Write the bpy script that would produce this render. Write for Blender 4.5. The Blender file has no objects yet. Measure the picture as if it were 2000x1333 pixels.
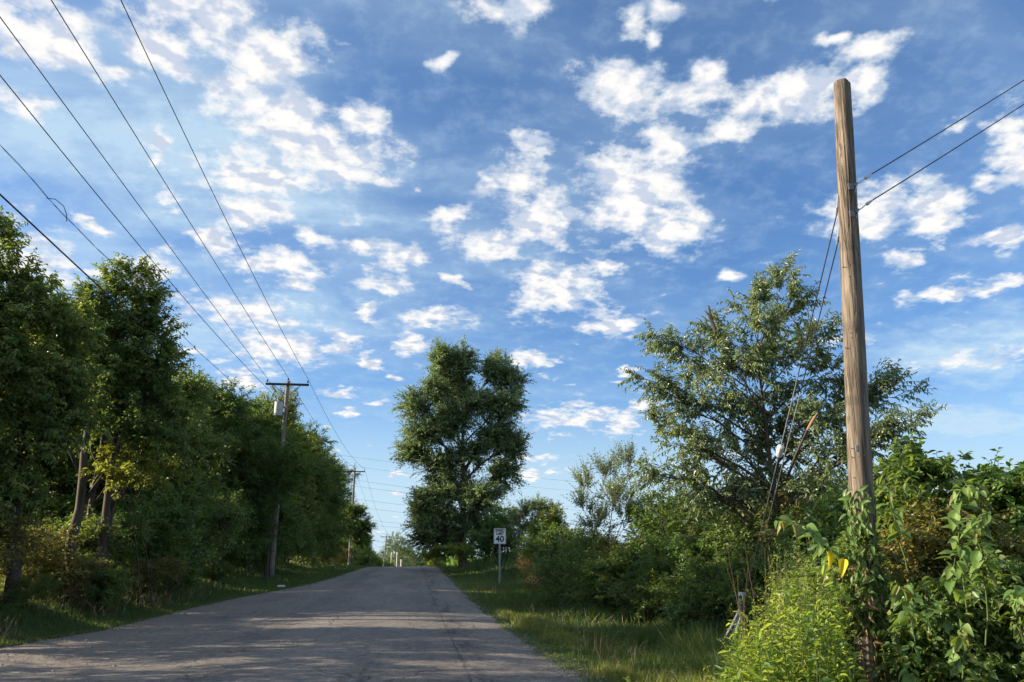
import bpy, math, random
import numpy as np
from mathutils import Vector, Matrix

S = bpy.context.scene
COL = S.collection
rad = math.radians
random.seed(7)

# ------------------------------------------------------------------ camera
FPX, EYE = 1503.0, 1.5                 # focal length in photo pixels, eye height (m)
PITCH, YAW = rad(15.66), rad(7.12)     # tilt up, heading to the right of the road axis (+Y)
cam_d = bpy.data.cameras.new('camera')
cam_d.sensor_width = 36.0
cam_d.lens = 36.0 * FPX / 2000.0
cam_d.clip_start, cam_d.clip_end = 0.1, 8000.0
cam = bpy.data.objects.new('camera', cam_d)
COL.objects.link(cam)
cam.location = (0, 0, EYE)
cam.rotation_euler = (rad(90) + PITCH, 0, -YAW)
S.camera = cam


def ray(px, py):
    x, y = (px - 1000) / FPX, (666.5 - py) / FPX
    f = np.array([math.sin(YAW) * math.cos(PITCH), math.cos(YAW) * math.cos(PITCH), math.sin(PITCH)])
    r = np.array([math.cos(YAW), -math.sin(YAW), 0.0])
    u = np.cross(r, f)
    d = f + r * x + u * y
    return d / np.linalg.norm(d)


def at(px, py, D):
    """world point at horizontal distance D whose bearing and height were measured on the photograph"""
    d = ray(px, py)
    return np.array([0, 0, EYE]) + d * D / math.hypot(d[0], d[1])


# ------------------------------------------------------------------ light and sky
SUN_EL, SUN_AZ = rad(20.5), rad(-81.0)          # azimuth from +Y, clockwise
sun_d = bpy.data.lights.new('sun', 'SUN')
sun_d.energy = 5.0
sun_d.angle = rad(0.53)
sun_d.color = (1.0, 0.86, 0.66)
sun = bpy.data.objects.new('sun', sun_d)
COL.objects.link(sun)
sdir = Vector((math.sin(SUN_AZ) * math.cos(SUN_EL), math.cos(SUN_AZ) * math.cos(SUN_EL), math.sin(SUN_EL)))
sun.rotation_euler = sdir.to_track_quat('Z', 'Y').to_euler()
sun.location = sdir * 60

S.view_settings.view_transform = 'Standard'
S.view_settings.look = 'None'
S.view_settings.gamma = 1.0
EXPO = 1.1                                       # exposed for the shaded verges, as the photograph is
S.view_settings.exposure = EXPO
SKY_S = 0.059
S.view_settings.use_curve_mapping = False
S.render.engine = 'CYCLES'
S.cycles.use_denoising = True
S.cycles.max_bounces = 6
S.cycles.diffuse_bounces = 3
S.cycles.glossy_bounces = 2
S.cycles.transmission_bounces = 3
S.cycles.transparent_max_bounces = 4
S.cycles.use_adaptive_sampling = True
S.cycles.adaptive_threshold = 0.02

CLOUDS = [  # centre x, y, half width, half height (photo pixels), density
    (60, 60, 150, 65, 1), (130, 95, 60, 35, .9), (50, 195, 60, 28, .9), (400, 35, 130, 48, 1), (300, 95, 85, 50, 1),
    (240, 150, 55, 18, .9), (525, 120, 80, 75, 1), (450, 165, 75, 35, .9), (560, 235, 120, 50, 1), (715, 225, 45, 22, .9),
    (620, 290, 130, 55, 1), (500, 350, 110, 48, 1), (690, 330, 60, 20, 1), (490, 410, 55, 42, 1), (420, 470, 45, 28, .8),
    (305, 280, 35, 20, .8), (312, 315, 20, 14, .8), (612, 470, 42, 18, 1), (535, 515, 85, 22, 1), (590, 560, 45, 16, .8),
    (715, 482, 38, 20, 1), (785, 505, 48, 20, 1), (745, 552, 50, 20, 1), (722, 602, 20, 18, 1), (850, 622, 60, 20, 1),
    (795, 672, 40, 25, 1), (682, 663, 35, 14, 1), (728, 700, 24, 8, 1), (480, 610, 110, 28, 1), (550, 680, 90, 34, 1),
    (290, 520, 55, 35, .8), (175, 440, 35, 10, .8), (60, 500, 90, 50, .85), (990, 22, 60, 38, 1), (1240, 42, 24, 28, .8),
    (1290, 28, 34, 26, .8), (1270, 80, 16, 18, .7), (1215, 170, 78, 50, 1), (1375, 140, 36, 30, 1), (1340, 185, 80, 34, 1),
    (1480, 190, 60, 34, 1), (1440, 255, 60, 34, 1), (1550, 195, 90, 44, 1), (1700, 100, 60, 34, .9), (1635, 75, 34, 14, .8),
    (1680, 165, 40, 34, .8), (1045, 280, 38, 16, .8), (1015, 350, 46, 42, 1), (1050, 430, 60, 46, 1),
    (955, 365, 26, 20, .8), (955, 482, 58, 26, 1), (885, 430, 38, 28, 1), (1300, 285, 70, 46, 1), (1195, 335, 55, 48, 1),
    (1235, 390, 90, 85, 1), (1310, 450, 75, 42, .85), (1365, 435, 38, 28, .8), (1085, 568, 78, 44, 1), (1200, 626, 56, 24, 1),
    (1160, 520, 50, 9, .7), (1045, 698, 42, 16, .9), (1230, 728, 22, 7, .8), (1120, 815, 90, 22, .9), (1215, 832, 34, 20, .9),
    (1262, 795, 34, 16, .9), (1690, 415, 80, 46, 1), (1830, 410, 55, 52, 1), (1760, 508, 38, 16, .8), (1980, 285, 45, 70, 1),
    (1925, 345, 30, 22, .9), (1975, 462, 62, 24, .9), (1820, 574, 72, 15, .8), (1935, 565, 40, 16, .8), 
    (1010, 895, 70, 8, .8), (1050, 925, 60, 9, .8), (660, 765, 34, 13, .8), (680, 812, 22, 6, .8),
    (470, 748, 40, 22, .9), (790, 925, 26, 8, .7), (380, 690, 30, 10, .7), (1900, 700, 150, 22, .35), (1650, 660, 60, 14, .4),
]


def build_world():
    w = bpy.data.worlds.new('World')
    S.world = w
    w.use_nodes = True
    nt = w.node_tree
    N, L = nt.nodes, nt.links
    bg = N['Background']
    bg.inputs[1].default_value = SKY_S

    def vm(op, a, b=None, c=None):
        n = N.new('ShaderNodeVectorMath'); n.operation = op
        for i, v in enumerate((a, b, c)):
            if v is None: continue
            if isinstance(v, bpy.types.NodeSocket): L.new(v, n.inputs[i])
            else: n.inputs[i].default_value = v
        return n.outputs['Value' if op in ('LENGTH', 'DOT_PRODUCT') else 'Vector']

    def mt(op, a, b=None, c=None, clamp=False):
        n = N.new('ShaderNodeMath'); n.operation = op; n.use_clamp = clamp
        for i, v in enumerate((a, b, c)):
            if v is None: continue
            if isinstance(v, bpy.types.NodeSocket): L.new(v, n.inputs[i])
            else: n.inputs[i].default_value = v
        return n.outputs[0]

    def ramp(v, a, b, smooth=True):
        n = N.new('ShaderNodeMapRange'); n.clamp = True
        n.interpolation_type = 'SMOOTHSTEP' if smooth else 'LINEAR'
        L.new(v, n.inputs[0]); n.inputs[1].default_value = a; n.inputs[2].default_value = b
        return n.outputs[0]

    def noise(vec, scale, detail, rough=.55, lac=2.1, dist=0.0):
        n = N.new('ShaderNodeTexNoise')
        n.inputs['Scale'].default_value = scale; n.inputs['Detail'].default_value = detail
        n.inputs['Roughness'].default_value = rough; n.inputs['Lacunarity'].default_value = lac
        n.inputs['Distortion'].default_value = dist
        L.new(vec, n.inputs['Vector'])
        return n

    sky = N.new('ShaderNodeTexSky'); sky.sky_type = 'NISHITA'; sky.sun_disc = False
    sky.sun_elevation = SUN_EL; sky.sun_rotation = SUN_AZ % (2 * math.pi)
    sky.air_density = 1.0; sky.dust_density = 0.25; sky.ozone_density = 3.0; sky.altitude = 200
    hs = N.new('ShaderNodeHueSaturation')
    hs.inputs['Saturation'].default_value = 1.20; hs.inputs['Value'].default_value = 1.12
    L.new(sky.outputs[0], hs.inputs['Color'])
    tone = vm('MULTIPLY', hs.outputs[0], (.93, 1.05, 1.26))

    d = N.new('ShaderNodeTexCoord').outputs['Generated']
    sx = N.new('ShaderNodeSeparateXYZ'); L.new(d, sx.inputs[0])
    az = mt('ARCTAN2', sx.outputs[0], sx.outputs[1])
    el = mt('ARCSINE', sx.outputs[2])
    cx = N.new('ShaderNodeCombineXYZ'); L.new(az, cx.inputs[0]); L.new(el, cx.inputs[1])
    # cloud-deck coordinates: bearings flattened the way a level layer of cloud is
    dz = mt('ADD', mt('ABSOLUTE', sx.outputs[2]), 0.22)
    cq = N.new('ShaderNodeCombineXYZ')
    L.new(mt('DIVIDE', sx.outputs[0], dz), cq.inputs[0]); L.new(mt('DIVIDE', sx.outputs[1], dz), cq.inputs[1])
    q = cq.outputs[0]
    wn = noise(q, 9.0, 3.0)
    warp = vm('MULTIPLY', vm('SUBTRACT', wn.outputs['Color'], (.5, .5, .5)), (.075, .055, 0))
    p = vm('ADD', cx.outputs[0], warp)
    field = None
    for (x, y, rx, ry, dn) in CLOUDS:
        c = ray(x, y); a = ray(x + rx, y); b = ray(x, y - ry)
        A0, E0 = math.atan2(c[0], c[1]), math.asin(c[2])
        ra = abs(math.atan2(a[0], a[1]) - A0) * 1.14
        rb = abs(math.asin(b[2]) - E0) * 1.16
        v = vm('MULTIPLY_ADD', p, (1 / ra, 1 / rb, 0), (-A0 / ra, -E0 / rb, (1 - dn) * 1.1))
        l = vm('LENGTH', v)
        field = l if field is None else mt('SMOOTH_MIN', field, l, .35)
    n1 = noise(q, 17.0, 9.0, .60)
    nl = noise(q, 15.0, 3.0, .5)
    n2 = noise(vm('ADD', q, (.020, -.012, 0)), 15.0, 3.0, .50)     # the same field a step away from the sun: gives the puffs a lit and a shaded side
    small = noise(vm('MULTIPLY', q, (1, 1.25, 1)), 7.5, 2.0, .5)
    # the same fair-weather cloud goes on outside the view
    ng = noise(q, 3.2, 2.0)
    out_az = ramp(mt('ABSOLUTE', mt('SUBTRACT', az, YAW)), rad(33), rad(40))
    out_el = ramp(el, rad(40), rad(46))
    outside = mt('MAXIMUM', out_az, out_el)
    fgen = mt('SUBTRACT', 3.2, mt('MULTIPLY', mt('MULTIPLY', ng.outputs[0], outside), 4.2))
    field = mt('MINIMUM', field, fgen)
    field = mt('SMOOTH_MIN', field, mt('MULTIPLY_ADD', mt('SUBTRACT', .665, small.outputs[0]), 9.0, 1.0), .3)
    amp = mt('MULTIPLY', mt('SUBTRACT', n1.outputs[0], .5), 3.1)
    dens = mt('ADD', mt('SUBTRACT', 1.12, field), amp)
    alpha = mt('POWER', ramp(dens, -.10, .95), .9)
    wis = ramp(mt('ADD', dens, .65), -.1, 1.6)
    # high thin veil
    cs = vm('MULTIPLY', q, (1.0, 2.3, 1.0))
    nv = noise(cs, 2.2, 4.0, .5, 2.1, .3)
    left = ramp(az, rad(20), rad(-40))           # the veil thickens towards the sun's side
    veil = mt('MULTIPLY', ramp(nv.outputs[0], .28, .88), mt('ADD', .22, mt('MULTIPLY', left, .40)))
    veil = mt('ADD', veil, mt('ADD', mt('MULTIPLY', ramp(n1.outputs[0], .42, .72), .16), mt('ADD', .09, mt('MULTIPLY', left, .16))))
    for (x, y, rx, ry, g) in ((1880, 690, 220, 80, .8), (1840, 830, 300, 50, .75), (700, 530, 190, 90, .35), (230, 330, 300, 140, .45), (520, 280, 260, 210, .4), (1150, 420, 330, 120, .18), (1080, 900, 200, 30, .45), (560, 640, 210, 90, .35)):
        c = ray(x, y); a = ray(x + rx, y); b = ray(x, y - ry)
        A0, E0 = math.atan2(c[0], c[1]), math.asin(c[2])
        ra = abs(math.atan2(a[0], a[1]) - A0); rb = abs(math.asin(b[2]) - E0)
        l = vm('LENGTH', vm('MULTIPLY_ADD', p, (1 / ra, 1 / rb, 0), (-A0 / ra, -E0 / rb, 0)))
        soft = mt('MULTIPLY', ramp(mt('ADD', l, mt('MULTIPLY', mt('SUBTRACT', nv.outputs[0], .5), -1.6)), 1.25, .1), g)
        veil = mt('ADD', veil, mt('MULTIPLY', soft, mt('ADD', .35, n1.outputs[0])))
    thin = mt('MAXIMUM', mt('MINIMUM', veil, .85), mt('MULTIPLY', wis, .60))
    hz = mt('MULTIPLY', ramp(el, rad(15), rad(1)), .92)
    thin = mt('MAXIMUM', thin, hz)

    def mix(f, a, b):
        n = N.new('ShaderNodeMix'); n.data_type = 'RGBA'
        if isinstance(f, bpy.types.NodeSocket): L.new(f, n.inputs[0])
        else: n.inputs[0].default_value = f
        for i, v in ((6, a), (7, b)):
            if isinstance(v, bpy.types.NodeSocket): L.new(v, n.inputs[i])
            else: n.inputs[i].default_value = v
        return n.outputs[2]
    k = 1 / (SKY_S * 2 ** EXPO)
    c1 = mix(thin, tone, (.60 * k, .80 * k, .95 * k, 1))
    sh = noise(q, 11.0, 4.0, .5)
    relief = mt('MULTIPLY', mt('SUBTRACT', nl.outputs[0], n2.outputs[0]), 5.5)
    core = mt('ADD', mt('MULTIPLY', mt('SUBTRACT', sh.outputs[0], .5), 1.5), relief)
    body = mix(ramp(mt('ADD', core, .5), -.15, .70), (.62 * k, .69 * k, .83 * k, 1), (1.02 * k, 1.0 * k, .98 * k, 1))
    c2 = mix(alpha, c1, body)
    L.new(c2, bg.inputs[0])
    w.cycles.sampling_method = 'MANUAL'
    w.cycles.sample_map_resolution = 512


build_world()


# ------------------------------------------------------------------ object helpers
ORG = {}                       # world origin of every unrotated parent


def put(o, parent=None, loc=(0, 0, 0)):
    COL.objects.link(o)
    loc = Vector(loc)
    if parent is None:
        o.location = loc
        ORG[o.name] = loc
    else:
        o.parent = parent
        o.location = (0, 0, 0)
        ORG[o.name] = ORG[parent.name]
    return o


def tag(o, label=None, cat=None, group=None, kind=None):
    if label: o['label'] = label
    if cat: o['category'] = cat
    if group: o['group'] = group
    if kind: o['kind'] = kind
    return o


def thing(name, label, cat, loc=(0, 0, 0), group=None):
    o = bpy.data.objects.new(name, None)
    o.empty_display_size = 0.3
    put(o, None, loc)
    return tag(o, label, cat, group)


def np_mesh(name, V, Fc, attr=None, smooth=False):
    """V (n,3), Fc (m,3) or (m,4) integer faces"""
    me = bpy.data.meshes.new(name)
    n, m, k = len(V), len(Fc), Fc.shape[1]
    me.vertices.add(n)
    me.vertices.foreach_set('co', np.ascontiguousarray(V, dtype=np.float32).ravel())
    me.loops.add(m * k)
    me.loops.foreach_set('vertex_index', np.ascontiguousarray(Fc, dtype=np.int32).ravel())
    me.polygons.add(m)
    me.polygons.foreach_set('loop_start', np.arange(0, m * k, k, dtype=np.int32))
    if attr is not None:
        a = me.attributes.new('tint', 'FLOAT', 'POINT')
        a.data.foreach_set('value', np.ascontiguousarray(attr, dtype=np.float32))
    me.update(calc_edges=True)
    if smooth:
        me.polygons.foreach_set('use_smooth', np.ones(m, dtype=bool))
    return me


class MB:
    """collects simple solids and links them as one mesh object"""

    def __init__(s): s.v, s.f, s.n = [], [], 0

    def add(s, V, Fc):
        V = np.asarray(V, float)
        s.v.append(V)
        s.f += [tuple(int(i) + s.n for i in f) for f in Fc]
        s.n += len(V)
        return s

    def tube(s, pts, rads, n=8, caps=True, noise=0.0, rng=None):
        V, Q = tube_np(np.array([pts], float), np.array([rads], float), n)
        if noise and rng is not None:
            V = V + rng.normal(0, noise, V.shape)
        F2 = [tuple(q) for q in Q]
        k = len(pts)
        if caps:
            F2.append(tuple(range(n))[::-1]); F2.append(tuple((k - 1) * n + i for i in range(n)))
        return s.add(V, F2)

    def box(s, c, d, rot=None, bev=0.0):
        c, h = np.array(c, float), np.array(d, float) / 2
        b = min(bev, min(h) * .9)
        if b <= 0:
            V = np.array([[x, y, z] for x in (-1, 1) for y in (-1, 1) for z in (-1, 1)]) * h
            Fc = [(0, 1, 3, 2), (4, 6, 7, 5), (0, 4, 5, 1), (2, 3, 7, 6), (0, 2, 6, 4), (1, 5, 7, 3)]
            if rot is not None: V = V @ np.array(rot).T
            return s.add(V + c, Fc)
        import bmesh
        bm = bmesh.new()
        bmesh.ops.create_cube(bm, size=2)
        for v in bm.verts: v.co = Vector((v.co.x * h[0], v.co.y * h[1], v.co.z * h[2]))
        bmesh.ops.bevel(bm, geom=bm.edges[:], offset=b, segments=2, affect='EDGES')
        bm.verts.index_update()
        V = np.array([v.co[:] for v in bm.verts]); Fc = [tuple(v.index for v in f.verts) for f in bm.faces]
        bm.free()
        if rot is not None: V = V @ np.array(rot).T
        return s.add(V + c, Fc)

    def build(s, name, mat, parent=None, loc=(0, 0, 0), smooth=False):
        V = np.concatenate(s.v)
        org = np.array(ORG[parent.name][:]) if parent is not None else np.array(loc, float)
        me = bpy.data.meshes.new(name)
        me.from_pydata([tuple(v) for v in (V - org)], [], s.f)
        me.update()
        if smooth:
            me.polygons.foreach_set('use_smooth', np.ones(len(me.polygons), dtype=bool))
        me.materials.append(mat)
        o = bpy.data.objects.new(name, me)
        return put(o, parent, loc)


def tube_np(P, R, n=5):
    """many tubes at once: P (m,k,3) paths, R (m,k) radii -> verts, quads"""
    m, k, _ = P.shape
    T = np.gradient(P, axis=1)
    T /= np.linalg.norm(T, axis=2, keepdims=True) + 1e-9
    ref = np.where(np.abs(T[:, :1, 2:3]) > .92, np.array([1., 0, 0]), np.array([0, 0, 1.]))
    ref = np.broadcast_to(ref, P.shape)
    A = np.cross(T, ref); A /= np.linalg.norm(A, axis=2, keepdims=True) + 1e-9
    B = np.cross(T, A)
    th = np.arange(n) * 2 * np.pi / n
    V = P[:, :, None, :] + R[:, :, None, None] * (A[:, :, None, :] * np.cos(th)[None, None, :, None] + B[:, :, None, :] * np.sin(th)[None, None, :, None])
    idx = np.arange(m * k * n).reshape(m, k, n)
    a, b = idx[:, :-1, :], idx[:, 1:, :]
    Q = np.stack([a, np.roll(a, -1, 2), np.roll(b, -1, 2), b], -1).reshape(-1, 4)
    return V.reshape(-1, 3), Q


def np_obj(name, V, Fc, mat, parent=None, attr=None, smooth=False, loc=(0, 0, 0), kind=None):
    org = np.array(ORG[parent.name][:]) if parent is not None else np.array(loc, float)
    me = np_mesh(name, V - org, Fc, attr, smooth)
    me.materials.append(mat)
    o = bpy.data.objects.new(name, me)
    put(o, parent, loc)
    if kind: o['kind'] = kind
    return o


def copy_tree(o, parent=None):
    c = o.copy()
    COL.objects.link(c)
    if parent is not None:
        c.parent = parent
        c.matrix_parent_inverse = o.matrix_parent_inverse.copy()
    for ch in list(o.children):
        copy_tree(ch, c)
    return c


# ------------------------------------------------------------------ materials
def new_mat(name):
    m = bpy.data.materials.new(name)
    m.use_nodes = True
    nt = m.node_tree
    b = nt.nodes['Principled BSDF']
    return m, nt, b


def nnoise(nt, vec, scale, detail=4, rough=.55, stretch=None, dist=0.0):
    if stretch is not None:
        mp = nt.nodes.new('ShaderNodeMapping'); mp.inputs['Scale'].default_value = stretch
        nt.links.new(vec, mp.inputs[0]); vec = mp.outputs[0]
    n = nt.nodes.new('ShaderNodeTexNoise')
    n.inputs['Scale'].default_value = scale; n.inputs['Detail'].default_value = detail
    n.inputs['Roughness'].default_value = rough; n.inputs['Distortion'].default_value = dist
    nt.links.new(vec, n.inputs['Vector'])
    return n.outputs[0]


def nramp(nt, fac, stops, interp='LINEAR'):
    r = nt.nodes.new('ShaderNodeValToRGB')
    r.color_ramp.interpolation = interp
    els = r.color_ramp.elements
    while len(els) < len(stops): els.new(.5)
    for e, (p, c) in zip(els, stops):
        e.position = p; e.color = (*c, 1) if len(c) == 3 else c
    nt.links.new(fac, r.inputs[0])
    return r.outputs[0]


def nmix(nt, f, a, b, mode='MIX'):
    n = nt.nodes.new('ShaderNodeMix'); n.data_type = 'RGBA'; n.blend_type = mode
    for i, v in ((0, f), (6, a), (7, b)):
        if isinstance(v, bpy.types.NodeSocket): nt.links.new(v, n.inputs[i])
        else: n.inputs[i].default_value = v if i == 0 else ((*v, 1) if len(v) == 3 else v)
    return n.outputs[2]


def nmath(nt, op, a, b=None, c=None, clamp=False):
    n = nt.nodes.new('ShaderNodeMath'); n.operation = op; n.use_clamp = clamp
    for i, v in enumerate((a, b, c)):
        if v is None: continue
        if isinstance(v, bpy.types.NodeSocket): nt.links.new(v, n.inputs[i])
        else: n.inputs[i].default_value = v
    return n.outputs[0]


def nbump(nt, bsdf, h, strength=.5, dist=.02):
    b = nt.nodes.new('ShaderNodeBump')
    b.inputs['Strength'].default_value = strength; b.inputs['Distance'].default_value = dist
    nt.links.new(h, b.inputs['Height']); nt.links.new(b.outputs[0], bsdf.inputs['Normal'])


def simple(name, col, rough=.6, metal=0.0, var=.15, scale=8.0, bump=0.0):
    m, nt, b = new_mat(name)
    tc = nt.nodes.new('ShaderNodeTexCoord').outputs['Object']
    n = nnoise(nt, tc, scale, 5)
    lo = tuple(c * (1 - var) for c in col); hi = tuple(min(1, c * (1 + var)) for c in col)
    nt.links.new(nramp(nt, n, [(.3, lo), (.7, hi)]), b.inputs['Base Color'])
    b.inputs['Roughness'].default_value = rough; b.inputs['Metallic'].default_value = metal
    if bump: nbump(nt, b, n, bump)
    return m


def leaf_mat(name, stops, trans, tfac=.38, rough=.42, spec=.5):
    """stops: colours along the per-leaf random tint; trans: colour of light coming through the blade"""
    m, nt, b = new_mat(name)
    at_ = nt.nodes.new('ShaderNodeAttribute'); at_.attribute_name = 'tint'
    fac = at_.outputs['Fac']
    oi = nt.nodes.new('ShaderNodeObjectInfo')
    col = nramp(nt, fac, stops)
    hs = nt.nodes.new('ShaderNodeHueSaturation')
    nt.links.new(col, hs.inputs['Color'])
    nt.links.new(nmath(nt, 'MULTIPLY_ADD', oi.outputs['Random'], .30, .85), hs.inputs['Value'])
    nt.links.new(nmath(nt, 'MULTIPLY_ADD', oi.outputs['Random'], .02, .49), hs.inputs['Hue'])
    nt.links.new(hs.outputs[0], b.inputs['Base Color'])
    b.inputs['Roughness'].default_value = rough
    b.inputs['Specular IOR Level'].default_value = spec
    tr = nt.nodes.new('ShaderNodeBsdfTranslucent')
    tcol = nmix(nt, .65, hs.outputs[0], trans)
    nt.links.new(tcol, tr.inputs[0])
    mx = nt.nodes.new('ShaderNodeMixShader'); mx.inputs[0].default_value = tfac
    nt.links.new(b.outputs[0], mx.inputs[1]); nt.links.new(tr.outputs[0], mx.inputs[2])
    out = nt.nodes['Material Output']
    nt.links.new(mx.outputs[0], out.inputs[0])
    return m


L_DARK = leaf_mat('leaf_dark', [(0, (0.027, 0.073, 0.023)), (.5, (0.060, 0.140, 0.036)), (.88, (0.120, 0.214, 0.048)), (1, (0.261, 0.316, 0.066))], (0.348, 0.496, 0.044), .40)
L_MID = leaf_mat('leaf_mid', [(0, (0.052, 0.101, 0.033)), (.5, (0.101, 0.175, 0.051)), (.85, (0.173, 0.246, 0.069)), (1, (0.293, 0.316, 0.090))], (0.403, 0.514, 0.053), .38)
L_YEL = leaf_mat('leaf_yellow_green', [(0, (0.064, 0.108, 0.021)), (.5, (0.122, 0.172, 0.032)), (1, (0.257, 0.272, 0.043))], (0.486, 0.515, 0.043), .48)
L_GREY = leaf_mat('leaf_grey_green', [(0, (0.103, 0.153, 0.066)), (.5, (0.194, 0.261, 0.112)), (1, (0.344, 0.409, 0.174))], (0.367, 0.496, 0.114), .30, .5, .45)
L_WIL = leaf_mat('leaf_narrow', [(0, (0.068, 0.120, 0.062)), (.45, (0.153, 0.227, 0.118)), (.85, (0.267, 0.347, 0.195)), (1, (0.424, 0.456, 0.278))], (0.534, 0.671, 0.156), .34, .34, .75)
L_BROAD = leaf_mat('leaf_broad', [(0, (0.046, 0.101, 0.027)), (.5, (0.096, 0.180, 0.044)), (1, (0.188, 0.281, 0.077))], (0.406, 0.562, 0.046), .40, .50, .35)
L_BRN = leaf_mat('leaf_brown', [(0, (.055, .028, .012)), (.5, (.12, .065, .028)), (1, (.24, .17, .08))], (.20, .10, .03), .25, .6)
L_OLIVE = leaf_mat('leaf_olive', [(0, (0.064, 0.076, 0.022)), (.5, (0.142, 0.156, 0.041)), (.85, (0.270, 0.246, 0.072)), (1, (0.427, 0.254, 0.079))], (0.476, 0.444, 0.047), .38)
L_WEED = leaf_mat('leaf_weed', [(0, (0.092, 0.169, 0.024)), (.5, (0.203, 0.321, 0.043)), (.9, (0.371, 0.456, 0.076)), (1, (0.540, 0.540, 0.169))], (0.709, 0.877, 0.085), .45, .5)
L_YLW = leaf_mat('leaf_bright_yellow', [(0, (.62, .50, .02)), (1, (.72, .60, .03))], (.8, .7, .03), .35, .6, .2)
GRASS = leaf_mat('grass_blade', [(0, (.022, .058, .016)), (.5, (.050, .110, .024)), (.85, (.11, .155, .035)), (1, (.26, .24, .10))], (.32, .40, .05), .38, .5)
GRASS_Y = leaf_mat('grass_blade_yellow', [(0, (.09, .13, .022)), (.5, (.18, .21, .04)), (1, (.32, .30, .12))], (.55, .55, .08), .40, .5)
DRY = leaf_mat('dry_stem', [(0, (.14, .09, .045)), (1, (.32, .24, .13))], (.3, .22, .1), .2, .7)


def bark(name, lo, hi, sx=9.0):
    m, nt, b = new_mat(name)
    tc = nt.nodes.new('ShaderNodeTexCoord').outputs['Object']
    n = nnoise(nt, tc, sx, 6, .65, (1, 1, .18))
    nt.links.new(nramp(nt, n, [(.32, lo), (.68, hi)]), b.inputs['Base Color'])
    b.inputs['Roughness'].default_value = .85
    nbump(nt, b, n, .7, .03)
    return m


BARK = bark('bark_brown', (.035, .026, .018), (.12, .092, .065))
BARK_G = bark('bark_grey', (.07, .062, .052), (.21, .19, .165))
TWIG_G = bark('twig_pale', (.12, .10, .08), (.27, .23, .19))
STEM_G = simple('stem_green', (.10, .15, .05), .6)


def pole_wood(name, cols, seed=0.0, strength=.8):
    m, nt, b = new_mat(name)
    tc = nt.nodes.new('ShaderNodeTexCoord').outputs['Object']
    fine = nnoise(nt, tc, 30, 8, .68, (1, 1, .045))
    mid = nnoise(nt, tc, 9, 6, .6, (1, 1, .12), .5)
    low = nnoise(nt, tc, 1.1, 3, .5)
    spots = nnoise(nt, tc, 16, 4, .6, (1, 1, .5))
    f = nmath(nt, 'ADD', nmath(nt, 'MULTIPLY', fine, .62), nmath(nt, 'MULTIPLY', mid, .38))
    col = nramp(nt, f, [(.36, cols[0]), (.46, cols[1]), (.53, cols[2]), (.63, cols[3])])
    col = nmix(nt, nramp(nt, low, [(.35, (0, 0, 0)), (.7, (.6, .6, .6))]), col, cols[4], 'MIX')
    chk = nnoise(nt, tc, 17, 3, .5, (1, 1, .022), .2)         # drying checks that run with the grain
    cr = nramp(nt, chk, [(.470, (0, 0, 0)), (.494, (1, 1, 1)), (.506, (1, 1, 1)), (.530, (0, 0, 0))])
    gate = nramp(nt, nnoise(nt, tc, 5, 2, .5, (1, 1, .2)), [(.42, (0, 0, 0)), (.52, (1, 1, 1))])
    crk = nmath(nt, 'MULTIPLY', cr, gate)
    col = nmix(nt, nmath(nt, 'MULTIPLY', crk, .8), col, (.045, .032, .022))
    col = nmix(nt, nramp(nt, spots, [(.66, (0, 0, 0)), (.75, (.7, .7, .7))]), col, cols[0])
    nt.links.new(col, b.inputs['Base Color'])
    b.inputs['Roughness'].default_value = .82
    nbump(nt, b, nmath(nt, 'SUBTRACT', f, nmath(nt, 'MULTIPLY', crk, .6)), strength, .02)
    return m


WOOD_STUB = pole_wood('weathered_pole_wood', [(.040, .028, .020), (.115, .084, .058), (.205, .158, .115), (.36, .29, .215), (.15, .122, .092)])
WOOD_GREY = pole_wood('grey_pole_wood', [(.10, .085, .065), (.18, .155, .125), (.26, .23, .19), (.36, .33, .28), (.2, .17, .14)])
WOOD_DARK = simple('creosoted_crossarm', (.05, .038, .03), .8, 0, .3, 20)
STEEL = simple('galvanised_steel', (.42, .43, .44), .42, .8, .2, 30)
STEEL_DK = simple('dull_steel', (.16, .16, .165), .5, .6, .2, 30)
CABLE = simple('weathered_cable', (.035, .035, .038), .6, .2, .2, 5)
CABLE_L = simple('galvanised_strand', (.40, .40, .38), .5, .5, .2, 15)
PORC = simple('brown_porcelain', (.06, .035, .03), .25)
PORC_W = simple('white_porcelain', (.62, .62, .60), .3)
TANK = simple('grey_tank_paint', (.42, .43, .43), .45, 0, .08, 4)
WHITE = simple('sheet_white', (.84, .84, .82), .45, 0, .05, 6)
BLACK = simple('sign_black', (.012, .012, .014), .5)
PLAST = simple('weathered_plastic', (.55, .53, .50), .55, 0, .12, 15)
STRAP = simple('grey_strapping', (.22, .22, .23), .6, 0, .25, 20)
RUBBLE = simple('limestone_chip', (.27, .24, .21), .9, 0, .3, 3)


# ------------------------------------------------------------------ terrain
def sst(x, a, b):
    t = np.clip((np.asarray(x, float) - a) / (b - a), 0, 1)
    return t * t * (3 - 2 * t)


def road_z(Y):
    Y = np.asarray(Y, float)
    up = .60 * sst(Y, 18, 66)
    dn = -9.2 * sst(Y, 72, 215)
    return up + dn


RNGT = np.random.default_rng(3)
_ph = RNGT.uniform(0, 6.28, (12, 2))


def bumps(X, Y):
    z = 0
    for i in range(12):
        k = .35 * 1.45 ** i
        z = z + np.sin(X * k * math.cos(i * 1.7) + Y * k * math.sin(i * 1.7) + _ph[i, 0]) * .06 / (1 + .45 * i)
    return z


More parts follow.
